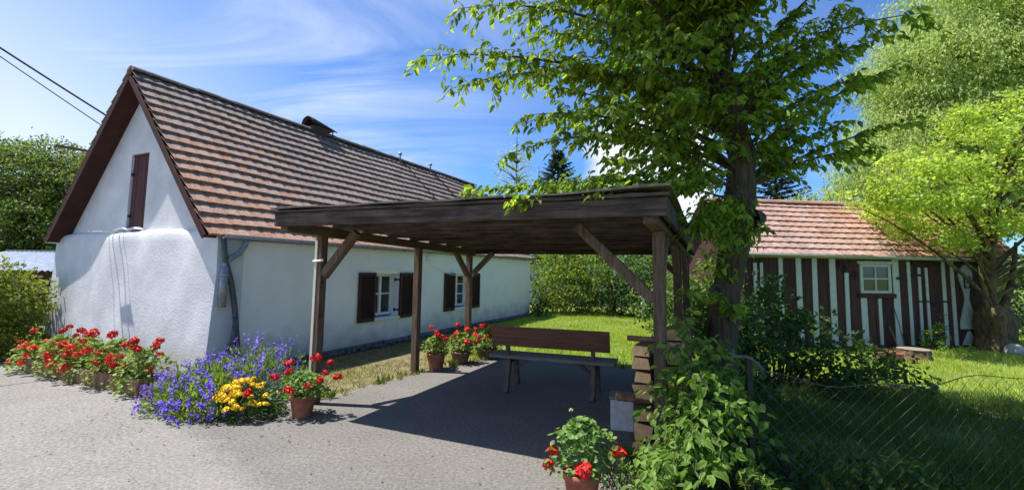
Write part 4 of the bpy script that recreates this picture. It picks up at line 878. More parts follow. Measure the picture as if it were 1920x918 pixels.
# ------------------------------------------------------------------ trees and shrubs
def clumps(blobs, per_m3, rc, leaves_per, surf=.35):
    """leaf clump centres spread through ellipsoids (centre, radii); more of them near the surface"""
    cs, outs = [], []
    for (c, r) in blobs:
        n = max(6, int(4.19 * r[0] * r[1] * r[2] * per_m3)); d = rand_dirs(n); u = rng.uniform(surf ** 3, 1, n) ** (1 / 3)
        u *= 1 + .13 * np.sin(d[:, 0] * 5 + c[0]) + .13 * np.sin(d[:, 2] * 6 + c[1])
        cs.append(np.array(c) + d * u[:, None] * np.array(r)); outs.append(d)
    cs = np.vstack(cs); outs = np.vstack(outs); n = len(cs)
    k = leaves_per; pos = (cs[:, None] + rng.normal(scale=rc, size=(n, k, 3)) * [1, 1, .6]).reshape(-1, 3)
    return pos, np.repeat(outs, k, 0), cs, np.repeat(rng.random(n), k)
def crown(name, parent, blobs, per_m3, rc, k, tpl, size, m, droop=.3, wid=1, surf=.35):
    pos, out, cs, ct = clumps(blobs, per_m3, rc, k, surf); n = len(pos)
    al = unit(out * .5 + rng.normal(scale=.8, size=(n, 3)) + [0, 0, -droop]); nr_ = unit(out * .6 + [0, 0, .6] + rng.normal(scale=.55, size=(n, 3)))
    t = np.clip(ct * .55 + rng.random(n) * .45, 0, .999)
    o = leaf_object(name, tpl, pos, al, nr_, rng.uniform(.7, 1.25, n) * size, m, parent, wid, t); stuff(o)
    return o, cs
def tree(name, label, cat, base, trunk, r0, blobs, per_m3, rc, k, tpl, size, m, bark='bark', group=None, droop=.3, limbs=26, wid=1, surf=.35, r1=.03):
    o = thing(name, label, cat, base, 0, group); b0 = Vector(base)
    tp = [Vector(p) - b0 for p in trunk]; n = len(tp)
    path = []
    for a, c in zip(tp[:-1], tp[1:]): path += [a.lerp(c, t / 10) for t in range(10)]
    path.append(tp[-1]); nn = len(path)
    part('trunk', bark, o, lambda b: b.tube([p + Vector((random.uniform(-.1, .1) * r0, random.uniform(-.1, .1) * r0, 0)) for p in path], [r0 * (1.35 if i == 0 else 1) * (1 - i / (nn - 1)) + r1 * i / (nn - 1) for i in range(nn)], 10, wob=.06), smooth=True)
    lb = [([c[i] - b0[i] for i in range(3)], r) for c, r in blobs]
    cr, cs = crown('crown', o, lb, per_m3, rc, k, tpl, size, m, droop, wid, surf)
    def f(b):
        for i in rng.choice(len(cs), min(limbs, len(cs)), replace=False):
            e = Vector(cs[i]); q = min(path[nn // 4:], key=lambda p: abs((e - p).z - .55 * math.hypot(e.x - p.x, e.y - p.y)) + random.uniform(0, .25)); mid = (q + e) / 2 + Vector((0, 0, .12 * (e - q).length))
            b.tube(bez(q, mid, e, 6), [r0 * .28 * (1 - j / 5) + .006 for j in range(6)], 5, cap=False)
    stuff(part('limbs', bark, o, f, smooth=True))
    return o
def shrub(name, label, base, blobs, per_m3, rc, k, tpl, size, m, group=None, droop=.1, cat='shrub', wid=1, surf=.3, stems=14, bark='twig'):
    o = thing(name, label, cat, base, 0, group); b0 = Vector(base)
    cr, cs = crown('foliage', o, [([c[i] - b0[i] for i in range(3)], r) for c, r in blobs], per_m3, rc, k, tpl, size, m, droop, wid, surf)
    v = cr.data.vertices; co = np.empty(len(v) * 3, dtype=np.float32); v.foreach_get('co', co); co = co.reshape(-1, 3); co[:, 2] = np.maximum(co[:, 2], .005 - b0.z); v.foreach_set('co', co.ravel())
    def f(b):
        for i in rng.choice(len(cs), min(stems, len(cs)), replace=False):
            e = Vector(cs[i]); s = Vector((e.x * .25, e.y * .25, 0)); b.tube(bez(s, Vector((e.x * .4, e.y * .4, e.z * .7)), e, 6), [.014 * (1 - j / 6) + .002 for j in range(6)], 4, cap=False)
    stuff(part('stems', bark, o, f)); return o

# ---- the big tree by the carport
TB = Vector((2.20, 5.0, 0))
big = thing('cherry_tree', 'large leafy tree with thick trunk overhanging the right side of the carport', 'tree', TB)
tpts = [Vector((2.20, 5.0, -.02)), Vector((2.22, 5.0, .35)), Vector((2.25, 5.0, .80)), Vector((2.30, 5.0, 1.3)), Vector((2.42, 5.0, 1.9)), Vector((2.50, 5.0, 2.4)), Vector((2.54, 5.0, 2.85)), Vector((2.45, 5.02, 3.4)), Vector((2.32, 5.05, 4.0)), Vector((2.22, 5.05, 4.8)), Vector((2.15, 5.0, 5.8)), Vector((2.1, 5, 7.0))]
trad = [.24, .18, .155, .148, .150, .155, .142, .125, .105, .08, .06, .03]
def smooth_path(pts, rad, k=3):
    P_, R_ = [], []
    for i in range(len(pts) - 1):
        for j in range(k):
            t = j / k; P_.append(pts[i].lerp(pts[i + 1], t)); R_.append(rad[i] * (1 - t) + rad[i + 1] * t)
    return P_ + [pts[-1]], R_ + [rad[-1]]
sp, sr = smooth_path([p - TB for p in tpts], trad)
tk = part('trunk', 'bark', big, lambda b: b.tube(sp, sr, 18, wob=.07), smooth=True)
part('knot', 'bark', tk, lambda b: [b.lathe([(.075, -.01), (.08, .03), (.06, .045), (.045, .03), (.03, .0), (0, -.02)], 12)], smooth=True).matrix_local = Matrix.Translation((-.06, -.165, 1.42)) @ Matrix.Rotation(R(80), 4, 'X')
part('knot', 'bark', tk, lambda b: [b.lathe([(.12, -.04), (.09, .02), (.05, .07), (0, .08)], 12)], smooth=True).matrix_local = Matrix.Translation((.46, -.05, 2.20)) @ Matrix.Rotation(R(80), 4, 'Y')
limb_list = [  # (height on the trunk, tip pixel x, y, distance, leafiness)
    (3.3, 800, 105, 4.7, 1), (3.5, 870, 15, 4.6, 1), (3.2, 850, 165, 4.8, 1), (3.0, 930, 120, 5.1, 1.1), (3.6, 960, -30, 5.2, 1), (3.3, 1010, 60, 5.6, 1.2), (2.9, 1030, 160, 5.4, 1.2), (3.1, 1080, 120, 4.6, 1.2),
    (2.7, 965, 285, 4.7, .9), (2.75, 1000, 215, 4.4, 1), (2.6, 1090, 245, 4.3, 1.2), (2.7, 1150, 200, 4.2, 1.2), (2.5, 1150, 300, 4.3, 1.2), (2.6, 1190, 250, 5.6, 1.2), (2.9, 1180, 110, 4.0, 1.3), (3.4, 1130, 20, 4.2, 1.2), (3.2, 1250, 60, 3.9, 1.2), (3.0, 1260, 180, 4.1, 1.2),
    (3.8, 1060, -60, 4.6, 1.1), (3.8, 1200, -100, 4.2, 1.1), (4.0, 1330, -90, 4.0, 1.1), (3.9, 1450, -80, 4.2, 1.1),
    (3.5, 1730, 25, 4.6, .9), (3.4, 1660, 70, 5.0, .8), (3.3, 1590, 20, 4.4, 1), (3.1, 1560, 110, 5.2, 1), (2.9, 1610, 150, 4.8, 1), (2.75, 1660, 135, 5.3, .9), (2.7, 1530, 190, 4.6, 1.1), (2.55, 1580, 230, 5.1, .9), (2.5, 1690, 235, 4.7, .6), (2.5, 1480, 250, 5.3, 1.1), (2.6, 1480, 160, 4.3, 1.2), (2.9, 1440, 80, 4.2, 1.2), (3.0, 1420, 170, 5.8, 1.1), (2.45, 1450, 290, 5.5, .8), (2.5, 1600, 285, 5.2, .5),
    (3.6, 1350, 40, 4.0, 1.1),
    (2.35, 1250, 360, 4.9, .35),
]
limb_tgt = [(h, at(x, y, d), w) for (h, x, y, d, w) in limb_list]
for i in range(110):   # the part of the crown above the picture
    a = random.uniform(0, 6.28); r = random.uniform(.9, 2.9); limb_tgt.append((random.uniform(3.6, 6.2), Vector((1.75 + math.cos(a) * r, 4.6 + math.sin(a) * r, random.uniform(4.8, 7.4))), 1))
for i in range(14):   # and behind the trunk
    a = random.uniform(.2, 2.9); r = random.uniform(1.2, 2.6); limb_tgt.append((random.uniform(2.8, 4), Vector((2.4 + math.cos(a) * r, 5.2 + math.sin(a) * r, random.uniform(3.5, 4.8))), .9))
def trunk_at(z):
    for a, b in zip(tpts[:-1], tpts[1:]):
        if a.z <= z <= b.z: return a.lerp(b, (z - a.z) / (b.z - a.z))
    return tpts[-1]
LP, LA, LN, LS = [], [], [], []
def leaf_at(p, tang, size, droop=.8):
    side = tang.cross(Vector((0, 0, 1)));
    if side.length < .05: side = Vector((1, 0, 0))
    side.normalize(); sgn = random.choice((-1, 1))
    al = (side * sgn * .75 + tang * .45 + Vector((0, 0, -droop)) + Vector((random.gauss(0, .25), random.gauss(0, .25), random.gauss(0, .25))))
    LP.append(p); LA.append(al); LN.append(Vector((random.gauss(-.15, .6), random.gauss(-.1, .6), .75)) + side * sgn * .2); LS.append(size * random.uniform(.5, 1.25))
limb_mb = MB()
def branch(path, r0, r1, seg=5): limb_mb.tube(path, [r0 + (r1 - r0) * i / (len(path) - 1) for i in range(len(path))], seg, cap=False)
for (h, tip, w) in limb_tgt:
    s = trunk_at(h) if h < 7 else tpts[-1]; L = (tip - s).length
    mid = (s + tip) / 2 + Vector((random.uniform(-.22, .22), random.uniform(-.25, .25), random.uniform(.06, .24) * L + .05)); n = max(6, int(L / .14)); path = bez(s, mid, tip, n)
    branch(path, .008 + .009 * L, .003)
    for i in range(int(n * .22), n):
        t = i / (n - 1); tang = (path[min(i + 1, n - 1)] - path[i - 1]).normalized()
        for rep in range(3):
            if random.random() > .9 * w and rep: continue
            sd = tang.cross(Vector((0, 0, 1))).normalized() * random.choice((-1, 1))
            d = (sd * random.uniform(.4, 1) + tang * random.uniform(.3, .9) + Vector((0, 0, random.uniform(-.35, .35)))).normalized()
            ln = random.uniform(.22, .55) * (1.15 - .5 * t); e = path[i] + d * ln + Vector((0, 0, -random.uniform(.1, .55) * ln)); q = bez(path[i], path[i] + d * ln * .5 + Vector((0, 0, .04)), e, 5)
            branch(q, .004, .0015, 3)
            for m_i in range(int(ln / .031)):
                u = (m_i + .6) / (ln / .031); k = min(3, int(u * 4)); leaf_at(q[k].lerp(q[k + 1], u * 4 - k), d, .095)
        leaf_at(path[i], tang, .09)
# low shoots: over the carport edge and on the trunk
def spray(p0, p1, up, n, size, droop=.5, side=.25, tw=3):
    p0, p1 = Vector(p0), Vector(p1); path = bez(p0, (p0 + p1) / 2 + Vector((0, 0, up)), p1, 12); branch(path, .009, .002, 4); tang = (p1 - p0).normalized()
    for i in range(n):
        u = random.uniform(.12, 1) * 11; k = min(10, int(u)); p = path[k].lerp(path[k + 1], u - k) + Vector((random.gauss(0, side), random.gauss(0, side), random.gauss(0, side * .5)))
        leaf_at(p, tang, size, droop)
spray((2.1, 4.75, 2.55), at(868, 360, 4.10), .10, 420, .082, .5, .045); spray((2.15, 4.6, 2.5), at(962, 376, 3.82), .09, 430, .085, .7, .055); spray((2.2, 4.7, 2.6), at(1030, 350, 3.95), .14, 330, .085, .5, .07); spray((2.1, 4.5, 2.5), at(1110, 366, 3.60), .06, 260, .085, .7, .06)
spray((2.3, 4.9, 2.3), at(1290, 440, 4.5), .05, 130, .085, .7, .10); spray((2.35, 4.9, 2.4), at(1325, 395, 4.6), .0, 200, .085, .7, .12); spray((2.35, 4.85, 2.25), at(1350, 455, 4.62), .0, 190, .085, .8, .10); spray((2.4, 4.85, 2.15), at(1260, 410, 4.3), .06, 70, .08, .6, .06)
spray((2.55, 4.95, 2.05), at(1440, 432, 4.7), .05, 28, .10, .7, .03); spray((2.3, 4.85, 1.25), at(1290, 548, 4.45), .10, 80, .085, .5, .06); spray((2.25, 4.82, 1.2), at(1375, 580, 4.7), .06, 80, .08, .6, .06)
spray((2.45, 4.85, 2.45), at(1395, 470, 4.75), .0, 150, .08, .8, .09); spray((2.3, 4.85, 1.5), at(1340, 470, 4.75), .0, 60, .08, .8, .07)
spray((2.35, 4.9, 2.6), at(1220, 345, 4.6), .1, 110, .085, .6, .08)
LPn, LAn, LNn, LSn = (np.array([list(v) for v in q]) for q in (LP, LA, LN, [[s] for s in LS])); LSn = LSn.ravel(); LPn = LPn - np.array(TB)
cr = limb_mb; 
for i in range(len(cr.v)): cr.v[i] = tuple(np.array(cr.v[i]) - np.array(TB))
stuff(cr.build('limbs', 'twig', big, smooth=True))
big_i, rest_i = pick_shown(LPn + np.array(TB), LSn, 300)
crown_o = leaf_object('crown', LEAF, LPn[rest_i], LAn[rest_i], LNn[rest_i], LSn[rest_i], 'tree_leaf', big); stuff(crown_o)
leaf_parts(LEAF, LPn[big_i], LAn[big_i], LNn[big_i], LSn[big_i], 'tree_leaf', crown_o)
print('tree leaves', len(LP))

# ---- climbing shrub in the foreground at the foot of the tree
fg = thing('climbing_shrub', 'bright leafy shrub at the foot of the big tree in the foreground', 'shrub', (1.45, 3.5, 0))
LP, LA, LN, LS = [], [], [], []; limb_mb = MB(); FB = Vector((1.45, 3.5, 0))
tips = [at(x, y, d) for (x, y, d) in ((1300, 650, 3.9), (1340, 690, 3.6), (1390, 720, 3.6), (1260, 700, 3.7), (1420, 770, 3.4), (1300, 760, 3.4), (1250, 790, 3.4), (1340, 770, 3.2), (1210, 840, 3.2), (1260, 850, 3.1), (1320, 840, 3.0), (1380, 820, 3.3), (1190, 890, 3.0), (1240, 900, 2.8), (1300, 910, 2.8), (1350, 890, 3.0), (1410, 860, 3.2), (1280, 680, 4.1), (1370, 660, 4.0), (1240, 650, 3.9), (1265, 610, 4.1), (1400, 690, 3.9), (1420, 820, 3.6), (1230, 740, 3.6), (1200, 860, 3.5), (1180, 900, 3.3), (1320, 720, 3.3), (1285, 815, 3.1), (1360, 735, 3.4))]
for tp_ in tips:
    for r in range(2):
        e = tp_ + Vector((random.uniform(-.08, .08), random.uniform(-.08, .12), random.uniform(-.06, .04))); s = Vector((1.45 + random.uniform(-.25, .35), 3.6 + random.uniform(-.2, .4), 0)); n = 12
        path = bez(s, Vector((s.x * .6 + e.x * .4, s.y * .6 + e.y * .4, e.z * 1.25 + .05)), e, n); branch(path, .007, .002, 4)
        for i in range(4, n):
            tang = (path[min(i + 1, n - 1)] - path[i - 1]).normalized()
            for k in range(4):
                d = Vector((random.gauss(0, 1), random.gauss(0, 1), random.gauss(0, .5))).normalized(); ln = random.uniform(.02, .12); leaf_at(path[i] + d * ln, (tang + d).normalized(), .08, .45)
P4 = [np.array([list(v) for v in q]) for q in (LP, LA, LN)]; S4 = np.array(LS); P4[0] = P4[0] - np.array(FB); P4[0][:, 2] = np.maximum(P4[0][:, 2], .03)
for i in range(len(limb_mb.v)): limb_mb.v[i] = tuple(np.array(limb_mb.v[i]) - np.array(FB))
stuff(limb_mb.build('stems', 'twig', fg))
bi, ri = pick_shown(P4[0] + np.array(FB), S4, 300)
fo = leaf_object('foliage', BROAD, P4[0][ri], P4[1][ri], P4[2][ri], S4[ri], 'climber_leaf', fg); stuff(fo)
leaf_parts(BROAD, P4[0][bi], P4[1][bi], P4[2][bi], S4[bi], 'climber_leaf', fo)

# ---- other shrubs near by
shrub('broadleaf_shrub', 'tall dark green bush in front of the hut, right of the big trunk', (3.9, 6.9, 0), [((3.45, 6.9, .75), (.75, .6, .75)), ((3.9, 7.1, .95), (.6, .5, .62)), ((4.5, 6.9, .55), (.6, .5, .55)), ((3.2, 6.5, .5), (.5, .5, .5))], 70, .08, 16, OVAL, .075, 'bush_leaf', droop=.2, stems=30)
shrub('broadleaf_shrub', 'low dark bush spreading over the lawn, right of the taller bush', (5.0, 6.7, 0), [((5.0, 6.7, .30), (.75, .5, .32)), ((5.4, 6.5, .2), (.4, .4, .24)), ((4.55, 6.3, .25), (.5, .4, .28))], 90, .07, 16, OVAL, .07, 'bush_leaf', droop=.3, stems=20)
shrub('leafy_shrub', 'shaded greenery behind the big trunk beside the carport posts', (2.7, 5.9, 0), [((2.75, 6.0, .6), (.45, .5, .6)), ((2.3, 5.5, .4), (.4, .35, .4)), ((3.0, 6.3, .9), (.3, .4, .4))], 80, .07, 14, OVAL, .075, 'bush_leaf', droop=.3, stems=16)
shrub('small_herb', 'small feathery green plant between the foreground pot and the leafy shrub', (.78, 3.25, 0), [((.78, 3.28, .14), (.17, .16, .15))], 2200, .02, 14, NARR, .05, 'hedge_leaf', droop=-.2, stems=8, cat='plant')
shrub('small_herb', 'small pale fern-like shoot among the leaves below the big trunk', (1.62, 3.15, 0), [((1.62, 3.15, .22), (.07, .07, .2))], 6000, .012, 14, NARR, .05, 'fresh_spray_leaf', droop=.1, stems=3, cat='plant')
shrub('ground_plants', 'low dark plants along the wire fence below the big trunk', (2.2, 3.6, 0), [((1.9, 3.7, .16), (.5, .5, .2)), ((2.7, 3.5, .12), (.7, .5, .16)), ((2.0, 2.9, .12), (.6, .4, .15))], 120, .06, 14, OVAL, .06, 'bush_leaf', droop=.0, stems=12, cat='plants')
shrub('left_bush', 'yellow-green bush at the left edge beside the gable wall', (-8.95, 8.05, 0), [((-8.95, 8.05, .8), (.85, .7, .85)), ((-9.6, 7.9, .7), (.7, .6, .75)), ((-8.7, 7.7, .35), (.55, .4, .4)), ((-9.4, 7.5, .4), (.8, .4, .45))], 260, .07, 16, OVAL, .06, 'left_bush_leaf', droop=.1, stems=20)
shrub('leafy_shrub', 'sunlit green shrub at the left end of the hut, seen between the carport posts', (3.9, 9.6, 0), [((3.9, 9.6, .95), (.75, .6, .95)), ((4.3, 9.7, 1.3), (.5, .5, .7)), ((3.5, 10.2, .8), (.6, .6, .8))], 60, .1, 18, OVAL, .085, 'hedge_leaf', stems=20)
# hedge shrubs behind the carport
hl = ['bright yellow-green shrub at the far corner of the white cottage', 'yellow-green tall shrub behind the bench, second from the cottage', 'dense green shrub in the middle of the row behind the lawn', 'dark green shrub behind the right end of the bench', 'dark shrub behind the firewood, rightmost of the row behind the lawn', 'low round shrub against the far corner of the cottage wall', 'green shrub seen between the right carport posts']
hb = [((1.7, 18.0), (1.3, 1, 2.0), 'bright_hedge_leaf'), ((3.1, 18.0), (1.1, 1, 1.8), 'bright_hedge_leaf'), ((4.0, 17.2), (1.0, .9, 1.7), 'hedge_leaf'), ((5.0, 17.4), (.9, .9, 1.6), 'hedge_leaf'), ((6.2, 17), (1.1, 1, 1.7), 'hedge_leaf'), ((.95, 16.8), (.45, .5, .55), 'bush_leaf'), ((5.4, 13.6), (1.0, .9, 1.3), 'hedge_leaf')]
for lab, (c, r, m) in zip(hl, hb):
    shrub('hedge_shrub', lab, (c[0], c[1], 0), [((c[0], c[1], r[2] * .85), r), ((c[0] + random.uniform(-.4, .4), c[1] - .3, r[2] * .5), (r[0] * .9, r[1], r[2] * .55))], 16, .16, 22, DIAM, .12, m, droop=.1, group='shrubs behind the lawn', stems=16)
pw = thing('garden_post', 'slim white post between the shrubs behind the lawn', 'post', (4.62, 16.3, 0)); part('shaft', 'white_paint', pw, lambda b: b.box(-.05, .05, -.05, .05, 0, 1.0), bevel=.01); part('cap', 'white_paint', pw, lambda b: b.box(-.065, .065, -.065, .065, 1.001, 1.04), bevel=.01)
gw = thing('far_garage', 'pale low building behind the row of shrubs', 'building', (3.2, 22, 0)); part('wall', 'far_wall', gw, lambda b: b.box(-3.5, 6, 0, 3, 0, 1.9)); part('roof', 'felt', gw, lambda b: b.box(-3.7, 6.2, -.2, 3.2, 1.9, 2.05))
# distant trees
tree('bare_birch', 'thin sparsely leaved birch behind the carport, left of the spruce', 'tree', (.2, 25, 0), [(.2, 25, 0), (.25, 25, 4), (.2, 25, 9.0)], .10, [((.2, 25, 6.8), (1.1, .9, 2.1)), ((.0, 25, 4.6), (1.0, .8, 1.0))], 16, .2, 16, DIAM, .075, 'birch_leaf', bark='twig', limbs=90, r1=.02)
tree('bare_birch', 'second thin bare birch directly left of the spruce', 'tree', (1.5, 26, 0), [(1.5, 26, 0), (1.45, 26, 4), (1.5, 26, 7.6)], .07, [((1.5, 26, 6), (.6, .7, 1.7))], 14, .18, 12, DIAM, .07, 'birch_leaf', bark='twig', limbs=60, r1=.015)
def spruce(label, x, y, h, r, dens=1.0):
    o = thing('spruce_tree', label, 'tree', (x, y, 0), 0, None)
    part('trunk', 'bark', o, lambda b: b.tube([(0, 0, 0), (0, 0, h * .5), (0, 0, h)], [.02 * h, .013 * h, .01], 8), smooth=True)
    P_, A_, N_, S_ = [], [], [], []; bm2 = MB(); nb_ = int(150 * dens)
    for i in range(nb_):
        f = (i / nb_) ** .8; z = h * (.10 + .88 * f); L = r * (1 - f) ** .85 * random.uniform(.75, 1.15) + .12; a = i * 2.4 + random.uniform(-.3, .3); d = Vector((math.cos(a), math.sin(a), -.22 + .5 * f)); e = Vector((0, 0, z)) + d * L + Vector((0, 0, .10 * L))
        q = bez((0, 0, z), Vector((0, 0, z)) + d * L * .55 - Vector((0, 0, .06 * L)), e, 5); bm2.tube(q, [.02, .015, .01, .007, .003], 3, cap=False)
        m = int(22 + L * 46)
        for k in range(m):
            u = random.uniform(.15, 1); kk = min(3, int(u * 4)); p = q[kk].lerp(q[kk + 1], u * 4 - kk); sd = Vector((-d.y, d.x, 0)).normalized() * random.choice((-1, 1))
            P_.append(list(p)); A_.append(list(sd * random.uniform(.4, 1) + d * .7 + Vector((0, 0, random.uniform(-.5, .1))))); N_.append([random.gauss(0, .4), random.gauss(0, .4), 1]); S_.append(random.uniform(.16, .34) * (1.1 - .5 * u))
    stuff(bm2.build('limbs', 'twig', o)); stuff(leaf_object('crown', NARR, np.array(P_), np.array(A_), np.array(N_), np.array(S_), 'spruce_needle', o, wid=1.1))
spruce('dark spruce standing behind the carport roof', 2.5, 25, 8.4, 3.3, 1.7); spruce('dark spruce behind the hut ridge, right of the big trunk', 11.6, 20, 7.4, 2.6, 1.4)
tree('far_tree', 'light green round tree right of the spruce behind the carport', 'tree', (4.9, 25, 0), [(4.9, 25, 0), (4.9, 25, 3), (4.9, 25, 5.5)], .12, [((4.7, 25, 5.0), (1.3, 1.2, 1.5)), ((5.3, 25, 4.2), (1.3, 1.2, 1.4)), ((3.6, 25.5, 5.3), (.8, .8, 1.4))], 12, .17, 22, DIAM, .13, 'maple_leaf', limbs=30)
# weeping birch on the right
bx, by = 19.5, 18.5
tree('weeping_birch', 'tall grey-green weeping birch filling the upper right', 'tree', (bx, by, 0), [(bx, by, 0), (bx - .1, by, 5), (bx + .3, by, 11), (bx, by, 15)], .30,
     [((bx, by, 9.5), (4.2, 3.0, 3.6)), ((bx - 2.6, by, 7.4), (2.6, 2.2, 2.3)), ((bx - 4.6, by - .3, 5.6), (1.9, 1.8, 1.9)), ((bx - 5.9, by, 4.0), (1.9, 1.5, 1.6)), ((bx - 7.3, by, 3.0), (1.3, 1.2, 1.0)), ((bx - 3.8, by, 6.8), (1.6, 1.6, 1.6)), ((bx - 1.8, by, 9.6), (2.2, 1.8, 2.2)), ((bx - 2, by - .8, 4.8), (2.8, 1.8, 1.8)), ((bx + 2.5, by, 12.5), (3.2, 2.6, 3.2)), ((bx + 3, by, 7), (3, 2.4, 3)), ((bx - 1, by, 12.4), (2.2, 2, 2.0))], 9, .26, 36, NARR, .17, 'birch_leaf', bark='birch_bark', droop=1.6, limbs=90, wid=1.5, r1=.05)
# light green tree with the crooked mossy trunk beside the hut
def maple_blobs():
    out = []; poly = [(1600, 400), (1660, 300), (1790, 205), (1900, 185), (2020, 150), (2060, 470), (1880, 480), (1780, 475), (1690, 450)]
    while len(out) < 85:
        x, y = random.uniform(1590, 2060), random.uniform(150, 485)
        if not in_poly(np.array([x]), np.array([y]), poly)[0]: continue
        q = at(x, y, random.uniform(8.9, 11.2)); w_ = random.uniform(.3, .6); out.append((tuple(q), (w_, w_ * .9, w_ * random.uniform(.3, .5))))
    return out
mp_o = tree('field_maple', 'light green spreading tree with crooked mossy trunk at the right end of the hut', 'tree', (10.68, 10.3, 0), [(10.68, 10.3, -.05), (10.65, 10.3, .5), (10.68, 10.3, 1.05), (10.75, 10.35, 1.7), (10.95, 10.4, 2.6), (11.1, 10.5, 3.6)], .15,
     maple_blobs(), 90, .10, 20, DIAM, .085, 'maple_leaf', bark='bark_mossy', droop=.25, limbs=55, wid=1.15, surf=.0)
part('limb', 'bark_mossy', mp_o, lambda b: b.tube(bez((-.1, -.05, .75), (-.32, -.1, 1.3), (-.30, -.1, 2.2), 8), [.12, .09, .07, .06, .055, .05, .04, .03], 8, wob=.08), smooth=True)
part('limb', 'bark_mossy', mp_o, lambda b: b.tube(bez((.15, .0, .8), (.45, .0, 1.2), (.75, .1, 2.4), 8), [.13, .10, .08, .07, .06, .05, .04, .03], 8, wob=.08), smooth=True)
def burl(b):
    n = 22; prof = [(.40, -.05), (.36, .12), (.31, .35), (.33, .55), (.34, .75), (.27, .92), (.13, 1.0), (.0, 1.01)]
    b.add([(r_ * (1 + .14 * math.sin(k * 6.283 / n * 3 + z * 3) + .09 * math.sin(k * 6.283 / n * 7 + z * 9) + random.uniform(-.05, .05)) * math.cos(6.283 * k / n) + .05 * math.sin(z * 4), r_ * (1 + .12 * math.sin(k * 6.283 / n * 4 - z * 4)) * math.sin(6.283 * k / n), z + random.uniform(-.02, .02) * (z > 0)) for r_, z in prof for k in range(n)],
          [(i * n + k, i * n + (k + 1) % n, (i + 1) * n + (k + 1) % n, (i + 1) * n + k) for i in range(len(prof) - 1) for k in range(n)])
part('burl', 'bark_mossy', mp_o, burl, smooth=True)
# dark hedge and trees at the right edge
shrub('dark_hedge', 'dark clipped hedge at the right edge behind the lawn', (15.5, 12.9, 0), [((15.5, 13.2, 1.0), (2.2, .8, 1.2)), ((13.6, 13.2, 1.0), (1.3, .8, 1.2)), ((17.5, 13, 1.1), (1.5, .8, 1.3))], 14, .15, 24, DIAM, .11, 'bush_leaf', stems=10, cat='hedge')
# trees on the left behind the cottage
tree('left_tree', 'broad green tree at the left edge behind the gable', 'tree', (-20.6, 20, 0), [(-20.6, 20, 0), (-20.5, 20, 3), (-20.2, 20, 6)], .22, [((-21, 20, 5.2), (2.6, 2, 2.1)), ((-19, 20, 4.9), (1.8, 1.8, 1.9)), ((-17.4, 20, 4.7), (1.3, 1.5, 2.0)), ((-20, 19.6, 3.0), (3.4, 1.8, 1.6)), ((-23.5, 20, 5.5), (2.2, 2, 2.2)), ((-22.6, 20, 3.2), (2.4, 1.8, 1.8))], 12, .2, 26, DIAM, .13, 'left_tree_leaf', limbs=50)
tree('left_tree', 'darker tree behind the gable, nearest the sloping roof edge', 'tree', (-16.2, 21.5, 0), [(-16.2, 21.5, 0), (-16.3, 21.5, 3), (-16.2, 21.5, 5)], .18, [((-16.6, 21.5, 4.4), (2.0, 1.6, 1.9)), ((-15.5, 21.5, 2.8), (2.2, 1.6, 1.9))], 12, .2, 24, DIAM, .13, 'left_tree_leaf', limbs=30)
sh = thing('metal_roof_shed', 'low shed with pale corrugated metal roof at the left edge', 'shed', (-14.4, 13.2, 0), R(-4))
part('wall', 'hut_plank', sh, lambda b: b.box(-3, 2.2, 0, 2.2, 0, 1.42))
def corr(b):
    n = 130; vs = []
    for (y, z) in ((-.35, 1.42), (2.5, 2.02)):
        for i in range(n + 1): vs.append((-3.2 + 5.6 * i / n, y, z + .022 * math.sin(i * 1.57)))
    b.add(vs, [(i, i + 1, n + 2 + i, n + 1 + i) for i in range(n)])
part('roof', 'metal_roof', sh, corr)
part('ridge_cap', 'zinc', sh, lambda b: b.box(-3.2, 2.4, 2.45, 2.6, 2.035, 2.075))
# distant wood closing the horizon
def wood(label, x0, x1, y, h, n):
    o = []
    bl = [((x0 + (x1 - x0) * (i + .5) / n, y + random.uniform(-4, 4), h * .5), ((x1 - x0) / n * .85, 4, h * random.uniform(.42, .6))) for i in range(n)]
    w_, cs = crown('far_wood', None, bl, .22, .9, 26, DIAM, .6, 'hedge_leaf'); tag(w_, label, 'wood'); return w_
wood('distant wood closing the view behind the cottage and the hut', -70, 110, 62, 5, 26)

# ------------------------------------------------------------------ small garden things
st1 = thing('tree_stump', 'flat cut tree stump on the lawn in front of the hut door', 'stump', (7.75, 9.0, 0)); part('side', 'log_bark', st1, lambda b: b.tube([(0, 0, 0), (0, 0, .1), (0, 0, .22)], [.30, .27, .26], 14, cap=False, wob=.05)); part('cut_top', 'crate_lid', st1, lambda b: b.lathe([(.268, .218), (.15, .226), (0, .228)], 14))
st2 = thing('brick_edging', 'orange-red clay trough on the lawn beside the stump', 'trough', (7.05, 8.75, 0), .1); part('body', 'brick_red', st2, lambda b: [b.box(-.22, .22, -.1, -.07, 0, .17), b.box(-.22, .22, .07, .1, 0, .17), b.box(-.22, -.19, -.069, .069, 0, .169), b.box(.19, .22, -.069, .069, 0, .169)], bevel=.006); part('soil', 'potting_soil', st2, lambda b: b.box(-.188, .188, -.068, .068, .01, .14))
st3 = thing('paving_slab', 'reddish stone slab lying at the foot of the hut window', 'slab', tuple(UM @ Vector((3.15, -.45, 0))), .13); part('slab', 'brick_red', st3, lambda b: b.box(-.35, .35, -.15, .15, 0, .05), bevel=.008)
rk = MB(); rk.lathe([(.16, 0), (.19, .07), (.15, .17), (.07, .23), (0, .24)], 12)
for i in range(len(rk.v)): x, y, z = rk.v[i]; rk.v[i] = (x * (1 + .15 * math.sin(i)), y * (1 + .12 * math.cos(i * 2.1)), z)
tag(rk.build('boulder', 'stone', None, True), 'grey rounded stone at the foot of the crooked tree', 'stone').location = (10.5, 9.75, 0)
